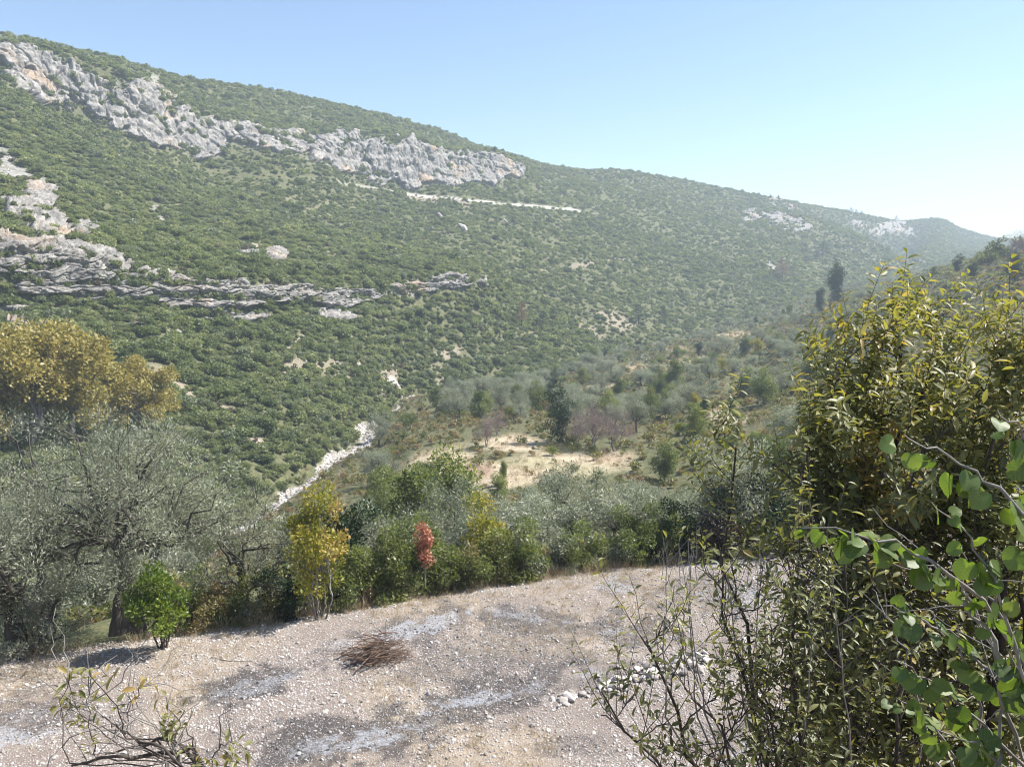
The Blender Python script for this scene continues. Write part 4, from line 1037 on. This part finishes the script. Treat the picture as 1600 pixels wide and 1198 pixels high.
plant(near_tree(721, 4.1, .05, .98, 64, 7200, .095, .045, LM['yellow'], BARK['grey'], r0=.03, limbs=10, rad=(.14, .26), bottom=-.99, stems=7, name="yellow", lean=.03, tint=ytint, up=.4, clump_var=.2),
      "yellow_tree", "slim multi stemmed tree with yellow and tan autumn leaves on the terrace", "tree", q)
q = on_terrace(664, 915)
rg = np.random.default_rng(722); zc = np.linspace(.95, 2.05, 15)
cen = np.stack([rg.normal(size=15) * .16 * (1.3 - zc / 2.6), rg.normal(size=15) * .16, zc], 1); mb = MB()
mb.tube(bent(rg, (0, 0, -.1), (0, 0, 2.0), 9, .02), np.linspace(.02, .005, 9), 6)
for c0 in cen: mb.tube(bent(rg, (0, 0, c0[2] - .2), c0, 4, .06), np.linspace(.008, .003, 4), 4)
plant((mb.mesh("sapling_trunk", BARK['grey']), crown_mesh("sapling_crown", rg, cen, .15 + .10 * (2.2 - zc) / 1.3, 1500, .085, .042, LM['red'], out=.5, up=.1)),
      "red_sapling", "thin sapling with bright red autumn leaves at the terrace edge", "sapling", q)
# hedge like bushes below the edge, each its own
HE = [TR['bush', i] for i in range(3)]
nearbush = [tree_parts(730 + i, 3.0, .25, 1.25, 30, 8500, .09, .045, LM[('green', 'green', 'dark', 'weed', 'olive')[i]], BARK['dark'], .04, 6, rad=(.18, .36), bottom=-.85, stems=4, name="bush") for i in range(5)]
labs = ["leafy green bush on the terrace edge right beside the yellow tree", "dark green bush on the terrace edge left of the red sapling", "green bush directly behind the red sapling", "deep green bush just right of the red sapling on the edge",
        "bush with tan withered leaves at the middle of the terrace edge", "green bush right of the withered one on the terrace edge", "rounded green bush on the edge below the silvery olives", "light green bush near the right end of the edge hedge",
        "small bush at the right end of the edge hedge", "green bush left of the yellow tree at the terrace edge", "yellowish low bush right of the small bright green bush, behind it", "low green bush between small bright green bush and slender olive", "dense dark bush behind the yellow tree"]
spots = [(548, .6, 0, .95), (592, .5, 0, 1.0), (655, .9, 0, 1.1), (712, .55, 1, .9), (762, .5, 3, .85), (800, .6, 0, 1.0), (850, .7, 4, .95), (900, .6, 0, .85), (948, .6, 4, .75), (445, .5, 2, .85), (318, .4, 3, .8), (350, .6, 1, .8), (520, 1.8, 2, 1.3),
         (625, .45, 3, .6), (735, .5, 1, .7), (822, .4, 3, .65), (985, .7, 1, .9), (1025, .8, 0, .95), (1065, .8, 2, 1.0), (570, .4, 3, .55), (875, .35, 4, .6), (410, .5, 3, .7), (270, .6, 1, .8)]
labs += ["low yellowish bush just left of the red sapling stem", "small light green bush two bushes right of the red sapling", "low weedy bush near the middle of the terrace edge", "green bush beyond the right end of the edge hedge", "green bush halfway from the hedge end to the wine red bush", "dark bush touching the wine red bush on its left",
         "low withered bush right of the yellow tree foot", "small grey green bush low on the terrace edge below the olives", "low withered bush left of the yellow tree foot", "green bush directly behind the small bright green bush"]
for (px, bk, kd, s), lab in zip(spots, labs):
    plant(nearbush[kd], "edge_bush", lab, "bush", edge_pt(px, bk), rng.uniform(0, 6.28), s, "bushes along the terrace edge")
plant(tree_parts(741, 3.4, .3, 1.0, 24, 4500, .11, .055, LM['yellow'], BARK['grey'], .03, 6, rad=(.24, .4), stems=4, name="tan"), "yellow_bush", "tan and yellow withered bush behind the middle of the hedge", "bush", edge_pt(755, 2.0))
for px, bk, h, lab in ((590, 3.0, 4.4, "pale silvery olive above the hedge left of the red sapling"), (700, 3.2, 4.4, "pale silvery olive above the hedge right of the red sapling"), (830, 3.0, 4.6, "silvery olive above the middle of the hedge"), (960, 3.2, 4.6, "broad silvery olive above the right end of the hedge"), (900, 5.5, 5.0, "silvery olive behind the hedge, between two broad olives"), (1040, 3.2, 4.4, "silvery olive left of the dark wine red bush")):
    put('olive', edge_pt(px, bk), h * .66, lab, 1.15)
# dark bush in its own shade at the right corner of the terrace
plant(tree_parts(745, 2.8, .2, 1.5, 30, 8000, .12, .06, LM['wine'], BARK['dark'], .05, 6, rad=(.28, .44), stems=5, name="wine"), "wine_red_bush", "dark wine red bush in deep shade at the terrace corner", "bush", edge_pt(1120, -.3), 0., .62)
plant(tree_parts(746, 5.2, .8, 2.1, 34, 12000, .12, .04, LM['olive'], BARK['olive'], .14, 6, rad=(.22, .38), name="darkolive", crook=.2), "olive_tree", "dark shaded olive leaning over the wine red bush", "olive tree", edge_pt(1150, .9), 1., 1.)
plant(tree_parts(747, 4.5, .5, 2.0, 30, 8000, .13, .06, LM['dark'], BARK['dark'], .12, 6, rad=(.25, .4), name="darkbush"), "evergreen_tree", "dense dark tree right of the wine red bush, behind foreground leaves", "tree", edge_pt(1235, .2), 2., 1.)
# bare stalks standing on the terrace at the right
for k, (px, py, h) in enumerate(((1033, 905, 1.6), (1062, 915, 1.8), (1090, 912, 1.9), (1150, 918, 1.6), (1168, 915, 2.0))):
    q = on_terrace(px, py); mb = MB(); pa = bent(rng, (0, 0, -.05), (rng.normal() * .15, rng.normal() * .15, h), 8, .03)
    mb.tube(pa, np.linspace(.014, .004, 8), 5)
    for _ in range(4):
        i = rng.integers(2, 7); mb.tube(bent(rng, pa[i], pa[i] + rng.normal(size=3) * .12 + np.array([0, 0, .3]), 5, .05), np.linspace(.007, .002, 5), 4)
    tag(link("bare_stalk", mb.mesh("bare_stalk", BARK['grey']), None, q), "thin leafless grey stalk standing before the wine red bush", "stalk", "bare stalks at the terrace corner")
# tan leaved oaks on the left slope
def oak(seed, h, rx): return tree_parts(seed, h, 1.2, rx, 52, 15000, .26, .15, LM['oak'], BARK['grey'], .2, 7, rad=(.17, .30), power=.42, bottom=-.8, name="oak", clump_var=.2)
OK = [oak(750, 11, 4.4), oak(751, 9.5, 4.4)]
for px, py, hp, v, lab in ((45, 705, 180, 0, "large tan yellow leaved tree at the left picture edge"), (118, 690, 160, 1, "tan yellow tree behind the big old olive crown"), (215, 690, 118, 1, "thinner tan tree at the right of the yellowing trees"), (-60, 700, 170, 1, "tan yellow tree cut by the left picture edge")):
    q = at_base(px, py); d = math.hypot(q.x, q.y); h = hp * d / F_PX
    plant(OK[v], "tan_tree", lab, "tree", q, px * .1, h / (11, 9.5)[v], "tan trees on the left slope")

# ------------------------------------------------------------------ foreground shrubs rooted on the bank below the viewpoint
rng = np.random.default_rng(41)
def full_leaf_mesh(name, n=1):
    pass
def shoot_leaves(rg, path, n, L, acc, tint0=.45, droop=.3, start=.25):
    """alternate leaves along a shoot; appends to acc lists pos, axis, normal, length, tint"""
    m = len(path); T_ = unit(np.gradient(path, axis=0))
    ref = rand_dirs(rg, 1)[0]
    for k in range(n):
        t = start + (1 - start) * (k + rg.random() * .6) / n
        f = min(t, .999) * (m - 1); i = int(f); p_ = path[i] + (path[min(i + 1, m - 1)] - path[i]) * (f - i)
        tg = T_[i]; a = np.cross(tg, ref); a /= np.linalg.norm(a) + 1e-9; b_ = np.cross(tg, a)
        an = k * 2.4 + rg.normal() * .35
        side = math.cos(an) * a + math.sin(an) * b_
        ax = side * .9 + tg * .55 + np.array([0, 0, -droop * rg.random()]) + rg.normal(size=3) * .2
        acc['p'].append(p_ + side * .01); acc['a'].append(ax)
        acc['n'].append(np.array([0, 0, 1.]) + rg.normal(size=3) * .45 + tg * .5)
        acc['L'].append(L * float(np.clip(rg.normal(1, .22), .5, 1.5))); acc['t'].append(float(np.clip(tint0 + rg.normal() * .14, 0, 1)))
def single_leaf_meshes(mat, n, wr=.36):
    out = []
    for i in range(n):
        r = np.random.default_rng(760 + i)
        V, F = leaf_full(np.zeros((1, 3)), np.array([[1., 0, 0]]), np.array([[0, 0, 1.]]), [1.0], [wr * r.uniform(.85, 1.15)], r.uniform(.12, .3), r.uniform(.1, .35))
        out.append(mesh_np("leaf", V, F, mat, {"tint": np.full(8, i / max(1, n - 1))}))
    return out
def leaf_matrix(p_, ax, nr, L):
    x = Vector(ax).normalized(); y = Vector(nr).cross(x).normalized(); z = x.cross(y)
    M = Matrix((x * L, y * L, z * L)).transposed().to_4x4(); M.translation = Vector(p_); return M
def finish_leaves(t, acc, mat, wr, loc, n_single, lm):
    p_ = np.array(acc['p']); a = unit(np.array(acc['a'])); nr = np.array(acc['n']); L = np.array(acc['L']); ti_ = np.array(acc['t'])
    px, py = project(p_)
    inside = (px > 0) & (px < 1600) & (py > 0) & (py < 1198)
    order = np.argsort(np.where(inside, np.linalg.norm(p_ - np.array([0, 0, CAM_Z]), axis=1) / L, 1e6))
    one = order[:n_single]; rest = order[n_single:]
    for k in one:
        o = link("leaf", lm[int(round(ti_[k] * (len(lm) - 1)))], t)
        o.matrix_local = Matrix.Translation(-Vector(loc)) @ leaf_matrix(p_[k], a[k], nr[k], L[k])
    V, F = leaf_full(p_[rest] - np.array(loc), a[rest], nr[rest], L[rest], L[rest] * wr)
    f = link("foliage", mesh_np("foliage", V, F, mat, {"tint": np.repeat(ti_[rest], 8)}), t); f['kind'] = "stuff"
LEAF = single_leaf_meshes(LM['shoot'], 9)
def grow_tree(name, label, cat, loc, stems, mat, bark, seed, L=.10, wr=.36, n_single=300, tint=None, gap=.055):
    """stems: list of dicts with path end, and number of side branches; every branch ends in leafy shoots"""
    rg = np.random.default_rng(seed); t = thing(name, label, cat, loc); lo = np.array(loc)
    acc = {k: [] for k in 'panLt'}
    twig = MB()
    for s in stems:
        path = bent(rg, lo + np.array([rg.normal() * .12, rg.normal() * .12, -.1]), s['end'], 12, s.get('wob', .06), s.get('sag', 0))
        rr = np.linspace(s['r'], s['r'] * .22, 12)
        mb = MB(); mb.tube(path - lo, rr, 8); link("stem", mb.mesh("stem", bark), t)
        for k in range(s['nb']):
            f = s.get('from', .3) + (1 - s.get('from', .3)) * (k + rg.random()) / s['nb']
            i = min(int(f * 11), 10); b0 = path[i] + (path[i + 1] - path[i]) * (f * 11 - i)
            az = rg.uniform(0, 6.28); ln = s['len'] * (1.25 - .75 * f) * rg.uniform(.6, 1.2)
            e = b0 + np.array([math.cos(az) * ln * .8, math.sin(az) * ln * .8, ln * rg.uniform(.3, 1.0)])
            bpath = bent(rg, b0, e, 7, .09, .04); br = np.linspace(rr[i] * .5, .005, 7)
            twig.tube(bpath - lo, br, 5)
            for _ in range(s.get('ns', 6)):
                j = rg.integers(1, 7); l2 = rg.uniform(.35, .85) * s.get('sl', 1.)
                d = unit(rg.normal(size=3) * .55 + unit(e - b0) * .5 + np.array([0, 0, .8]))
                sp = bent(rg, bpath[j], bpath[j] + d * l2, 5, .07, -.03)
                twig.tube(sp - lo, np.linspace(.005, .0018, 5), 3)
                tt = tint(sp[-1], rg) if tint else .45
                shoot_leaves(rg, sp, max(3, int(l2 / gap)), L, acc, tt)
    link("branch", twig.mesh("branch", bark), t)
    finish_leaves(t, acc, mat, wr, loc, n_single, LEAF)
    return t
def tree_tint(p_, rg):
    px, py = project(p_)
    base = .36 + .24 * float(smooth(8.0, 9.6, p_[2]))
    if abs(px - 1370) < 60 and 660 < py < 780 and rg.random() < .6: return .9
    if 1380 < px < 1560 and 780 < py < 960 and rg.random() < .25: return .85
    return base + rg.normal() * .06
tb = Vector((4.3, 8.0, terrace_drop(4.3, 8.0).z))
def E(px, py, Y): return np.array(pt(px, py, Y))
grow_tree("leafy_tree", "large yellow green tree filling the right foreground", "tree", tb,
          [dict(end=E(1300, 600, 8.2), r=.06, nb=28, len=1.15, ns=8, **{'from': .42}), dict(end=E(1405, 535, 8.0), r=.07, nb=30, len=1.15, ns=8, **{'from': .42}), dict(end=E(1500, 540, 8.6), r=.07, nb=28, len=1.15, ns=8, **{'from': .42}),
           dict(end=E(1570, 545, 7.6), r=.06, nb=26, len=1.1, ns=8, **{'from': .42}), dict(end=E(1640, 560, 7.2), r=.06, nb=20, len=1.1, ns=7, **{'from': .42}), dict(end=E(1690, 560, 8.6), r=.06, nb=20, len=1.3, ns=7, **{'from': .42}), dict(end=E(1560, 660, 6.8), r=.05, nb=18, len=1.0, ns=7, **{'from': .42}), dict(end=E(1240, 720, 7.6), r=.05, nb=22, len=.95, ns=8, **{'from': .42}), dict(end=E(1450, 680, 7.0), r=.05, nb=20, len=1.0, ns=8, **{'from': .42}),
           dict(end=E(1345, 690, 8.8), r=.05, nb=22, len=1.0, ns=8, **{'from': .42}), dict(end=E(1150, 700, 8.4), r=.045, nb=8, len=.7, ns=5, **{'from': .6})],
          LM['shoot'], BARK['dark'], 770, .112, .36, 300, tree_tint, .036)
sb = Vector((2.7, 5.6, terrace_drop(2.7, 5.6).z))
sparse = grow_tree("sparse_shrub", "thin leaved shrub with dark stems over the right side of the terrace", "shrub", sb,
          [dict(end=E(1010, 1000, 6.0), r=.035, nb=9, len=.6, ns=4, **{'from': .45}), dict(end=E(1130, 900, 6.2), r=.035, nb=10, len=.6, ns=4, **{'from': .45}), dict(end=E(1230, 870, 6.3), r=.04, nb=14, len=.65, ns=5, **{'from': .4}), dict(end=E(940, 1080, 5.6), r=.03, nb=8, len=.5, ns=4, **{'from': .5}),
           dict(end=E(1320, 880, 6.0), r=.035, nb=14, len=.7, ns=5, **{'from': .4}), dict(end=E(1420, 960, 5.8), r=.035, nb=14, len=.7, ns=5, **{'from': .35}), dict(end=E(1080, 1090, 5.4), r=.03, nb=9, len=.5, ns=4, **{'from': .4}), dict(end=E(1180, 1060, 5.6), r=.03, nb=10, len=.5, ns=4, **{'from': .4})],
          LM['shoot'], BARK['dark'], 771, .075, .36, 300, lambda p_, rg: .36 + rg.normal() * .12, .06)
# bare twigs that rise in front of the terrace
for k, (pa, pb, Y) in enumerate((((1040, 1120), (1042, 845), 5.6), ((1090, 1120), (1060, 850), 5.8), ((1100, 1110), (1075, 840), 5.7), ((1160, 1090), (1130, 870), 5.9), ((1180, 1080), (1185, 838), 6.0), ((1250, 1180), (1262, 930), 5.4), ((1130, 1150), (1020, 935), 5.5), ((1330, 1190), (1300, 900), 5.2))):
    a, b_ = E(*pa, Y), E(*pb, Y + .2)
    path = bent(rng, a, b_, 9, .035) ; root = bent(rng, np.array(sb), a, 5, .05)[:-1]
    mb = MB(); mb.tube(np.concatenate([root, path]) - np.array(sb), np.linspace(.010, .0022, 13), 5)
    for _ in range(5):
        i = rng.integers(3, 8); mb.tube(bent(rng, path[i], path[i] + rng.normal(size=3) * .09 + np.array([0, 0, .2]), 5, .06) - np.array(sb), np.linspace(.004, .0014, 5), 4)
    link("bare_twig", mb.mesh("bare_twig", BARK['grey']), sparse)
# heart leaved shrub close on the right
def heart_mesh(seed, mat, tint):
    r = np.random.default_rng(seed)
    th = np.linspace(0, 2 * np.pi, 19)[:-1]
    x = .5 - .5 * np.cos(th) - .16 * np.exp(-((np.minimum(th, 2 * np.pi - th)) / .45) ** 2) * -1
    rad = 0.52 * (1 + .10 * np.cos(th)) ; X, Y_ = [], []
    for a in th:                                             # broad heart: notch at the stalk, short point at the tip
        rr = .5 * (1 - .42 * math.exp(-((min(a, 2 * math.pi - a)) / .33) ** 2) + .16 * math.exp(-((a - math.pi) / .28) ** 2))
        X.append(.46 - rr * math.cos(a)); Y_.append(rr * math.sin(a) * 1.08)
    V = [(0.08, 0, 0), (.5, 0, -.02)]
    cup, drp = r.uniform(.10, .40), r.uniform(.05, .30)
    for a, b_ in zip(X, Y_): V.append((a, b_, cup * abs(b_) - drp * max(a, 0) ** 2 + r.normal() * .012))
    n = 18; F = []
    for i in range(n):
        j = (i + 1) % n
        F.append((1 if 3 < i < 14 else (0 if i in (0, 17, 1, 16) else 1), 2 + j, 2 + i))
    F += [(0, 1, 2 + 2), (0, 2 + 16, 1)]
    me = mesh_np("heart_leaf", V, np.array(F), mat, {"tint": np.full(len(V), tint)})
    return me
HEART = [heart_mesh(780 + i, LM['heart'], .2 + .6 * (i % 4) / 3) for i in range(10)]
hb = Vector((2.7, 2.9, terrace_drop(2.7, 2.9).z))
ht = thing("heart_leaved_shrub", "shrub with large round heart shaped green leaves at the right edge", "shrub", hb)
hl = np.array(hb)
BR = [([(1640, 1120), (1560, 960), (1480, 890), (1400, 848), (1320, 830), (1258, 822)], 3.2, 44, .012), ([(1660, 900), (1600, 800), (1530, 740), (1460, 700), (1405, 682)], 3.0, 20, .010),
      ([(1650, 1150), (1560, 1060), (1480, 990), (1420, 960), (1385, 945)], 3.3, 26, .010), ([(1680, 900), (1640, 760), (1600, 680), (1560, 640)], 3.1, 16, .010),
      ([(1640, 1200), (1600, 1050), (1560, 920), (1510, 830), (1450, 780)], 3.1, 26, .010), ([(1660, 1250), (1580, 1180), (1500, 1100), (1440, 1050), (1400, 1030)], 3.4, 30, .010),
      ([(1680, 1180), (1640, 1000), (1610, 860), (1590, 760)], 3.1, 18, .011), ([(1660, 1300), (1600, 1230), (1540, 1170), (1470, 1140)], 3.1, 26, .010), ([(1690, 1250), (1640, 1130), (1600, 1060), (1570, 1010)], 3.1, 18, .010), ([(1500, 1260), (1490, 1180), (1450, 1120), (1400, 1090)], 3.6, 24, .009)]
for L_, Y, nl_, r in BR:
    ctrl = np.array([E(a, b_, Y + rng.normal() * .05) for a, b_ in L_])
    tt = np.linspace(0, len(ctrl) - 1, 16)
    path = np.stack([np.interp(tt, np.arange(len(ctrl)), ctrl[:, c_]) for c_ in range(3)], 1) + rng.normal(size=(16, 3)) * .008
    mb = MB(); full = np.concatenate([bent(rng, hl, path[0], 6, .05)[:-1], path])
    mb.tube(full - hl, np.concatenate([np.linspace(r * 1.8, r, 5), np.linspace(r, .002, 16)]), 6); br_ = link("branch", mb.mesh("branch", BARK['grey']), ht)
    for k in range(nl_):
        f = (k + rng.random()) / nl_ * 14.5; i = int(f); b0 = path[i] + (path[i + 1] - path[i]) * (f - i)
        s = rng.uniform(.06, .10) * (1.0 if f < 12 else .8)
        side = rand_dirs(rng, 1)[0] * np.array([1, .6, .6]); stalk = b0 + side * .045 + np.array([0, 0, -.02])
        ax = unit(side * .7 + np.array([0, -.15, -.55]) + rng.normal(size=3) * .3)
        nr = unit(np.array([.15, -.55, .75]) + rng.normal(size=3) * .45)
        o = link("leaf", HEART[rng.integers(0, 10)], br_)
        o.matrix_local = Matrix.Translation(-hb) @ leaf_matrix(stalk, ax, nr, s)
# pale bare branches of the same shrub
for (L_, Y, r) in (([(1600, 1110), (1560, 1010), (1500, 930), (1450, 880)], 3.3, .012), ([(1620, 1060), (1560, 960), (1530, 900), (1500, 860)], 3.4, .008), ([(1600, 1180), (1560, 1060), (1540, 980), (1500, 900), (1475, 870)], 3.5, .008), ([(1560, 1230), (1558, 1130), (1565, 1050), (1540, 960)], 3.3, .008), ([(1480, 1230), (1440, 1120), (1400, 1000), (1380, 930)], 3.8, .007), ([(1540, 1220), (1530, 1100), (1500, 1010), (1440, 950)], 3.6, .006)):
    ctrl = np.array([E(a, b_, Y) for a, b_ in L_]); tt = np.linspace(0, len(ctrl) - 1, 14)
    path = np.stack([np.interp(tt, np.arange(len(ctrl)), ctrl[:, c_]) for c_ in range(3)], 1) + rng.normal(size=(14, 3)) * .012
    mb = MB(); full = np.concatenate([bent(rng, hl + rng.normal(size=3) * .05, path[0], 5, .05)[:-1], path])
    mb.tube(full - hl, np.linspace(r * 1.5, .0025, len(full)), 6)
    for _ in range(4):
        i = rng.integers(4, 12); mb.tube(bent(rng, path[i] - hl, path[i] - hl + rng.normal(size=3) * .16 + np.array([-.05, 0, .1]), 5, .08), np.linspace(.004, .0015, 5), 4)
    link("bare_branch", mb.mesh("bare_branch", BARK['grey']), ht)
# nearly bare vine at the bottom left
vb = Vector((-2.0, 4.2, terrace_drop(-2.0, 4.2).z)); vl = np.array(vb)
vine = thing("bare_vine", "nearly bare twisted vine with few yellow leaves at the bottom left", "vine", vb)
acc = {k: [] for k in 'panLt'}
VB = [([(330, 1230), (300, 1165), (250, 1178), (190, 1182), (140, 1186), (112, 1198)], .022), ([(330, 1230), (290, 1170), (250, 1155), (215, 1165), (160, 1178)], .018), ([(310, 1210), (240, 1165), (205, 1150), (185, 1140), (175, 1130)], .012), ([(300, 1210), (250, 1160), (195, 1150), (180, 1100), (140, 1055)], .008),
      ([(290, 1200), (215, 1160), (200, 1110), (215, 1075), (240, 1065)], .006), ([(260, 1190), (150, 1180), (140, 1120), (137, 1060)], .006), ([(260, 1190), (110, 1190), (95, 1110), (110, 1045)], .006), ([(330, 1230), (300, 1180), (270, 1150), (255, 1130)], .007), ([(340, 1230), (310, 1190), (290, 1140), (262, 1095)], .006), ([(340, 1240), (330, 1190), (350, 1160), (390, 1170)], .007), ([(330, 1230), (250, 1180), (180, 1160), (100, 1090)], .006)]
twg = MB()
for L_, r in VB:
    ctrl = np.array([E(a, b_, 4.5 + rng.normal() * .12) for a, b_ in L_]); tt = np.linspace(0, len(ctrl) - 1, 16)
    path = np.stack([pchip(np.arange(len(ctrl)), ctrl[:, c_], tt) for c_ in range(3)], 1) + rng.normal(size=(16, 3)) * .009
    mb = MB(); full = np.concatenate([bent(rng, vl, path[0], 5, .05)[:-1], path])
    mb.tube(full - vl, np.linspace(r * .9, max(.002, r * .3), len(full)), 7); link("branch", mb.mesh("branch", BARK['dark']), vine)
    for _ in range(5):
        i = rng.integers(5, 15); e = path[i] + rng.normal(size=3) * .2 + np.array([0, 0, .12]); sp = bent(rng, path[i], e, 6, .12)
        twg.tube(sp - vl, np.linspace(.004, .0015, 6), 4)
    if r < .0085:
        shoot_leaves(rng, path[9:], 9, .07, acc, rng.choice([.45, .6, .95]), .3, .2)
for (cx, cy, k) in ((112, 1042, 8), (100, 1090, 7), (108, 1115, 7), (255, 1130, 10), (330, 1180, 12), (360, 1172, 10), (385, 1188, 8), (300, 1160, 6), (165, 1045, 5), (275, 1090, 5), (128, 1160, 8)):
    p0 = E(cx, cy, 4.5)
    sp = bent(rng, p0 + np.array([.05, 0, -.08]), p0 + rng.normal(size=3) * .05, 5, .1)
    twg.tube(np.concatenate([bent(rng, E(280, 1190, 4.5), sp[0], 8, .1)[:-1], sp]) - vl, np.linspace(.005, .0015, 12), 4)
    shoot_leaves(rng, sp, k, .065, acc, .95 if (cx, cy) in ((100, 1090), (165, 1045)) else .55, .3, 0)
link("twig", twg.mesh("twig", BARK['grey']), vine)
finish_leaves(vine, acc, LM['shoot'], .5, vb, 300 if len(acc['p']) > 310 else len(acc['p']) - 2, LEAF)

# ------------------------------------------------------------------ the hazy air of the valley
hz, nt = new_mat("haze_air"); T = NT(nt)
pv = T.n("ShaderNodeVolumePrincipled")
pv.inputs["Color"].default_value = (0.74, 0.87, 1.0, 1)
pv.inputs["Density"].default_value = 0.00043
pv.inputs["Anisotropy"].default_value = 0.05
o_ = T.n("ShaderNodeOutputMaterial"); nt.links.new(pv.outputs[0], o_.inputs["Volume"])
x0, x1, y0, y1, z0, z1 = -1750, 1850, -60, 1800, -28, 150
hv = [(x, y, z) for z in (z0, z1) for y in (y0, y1) for x in (x0, x1)]
hf = [(0, 2, 3, 1), (4, 5, 7, 6), (0, 1, 5, 4), (2, 6, 7, 3), (0, 4, 6, 2), (1, 3, 7, 5)]
tag(link("haze", mesh_np("haze", hv, np.array(hf), hz, None, False)), "thin bluish haze filling the whole valley", "haze", kind="stuff")
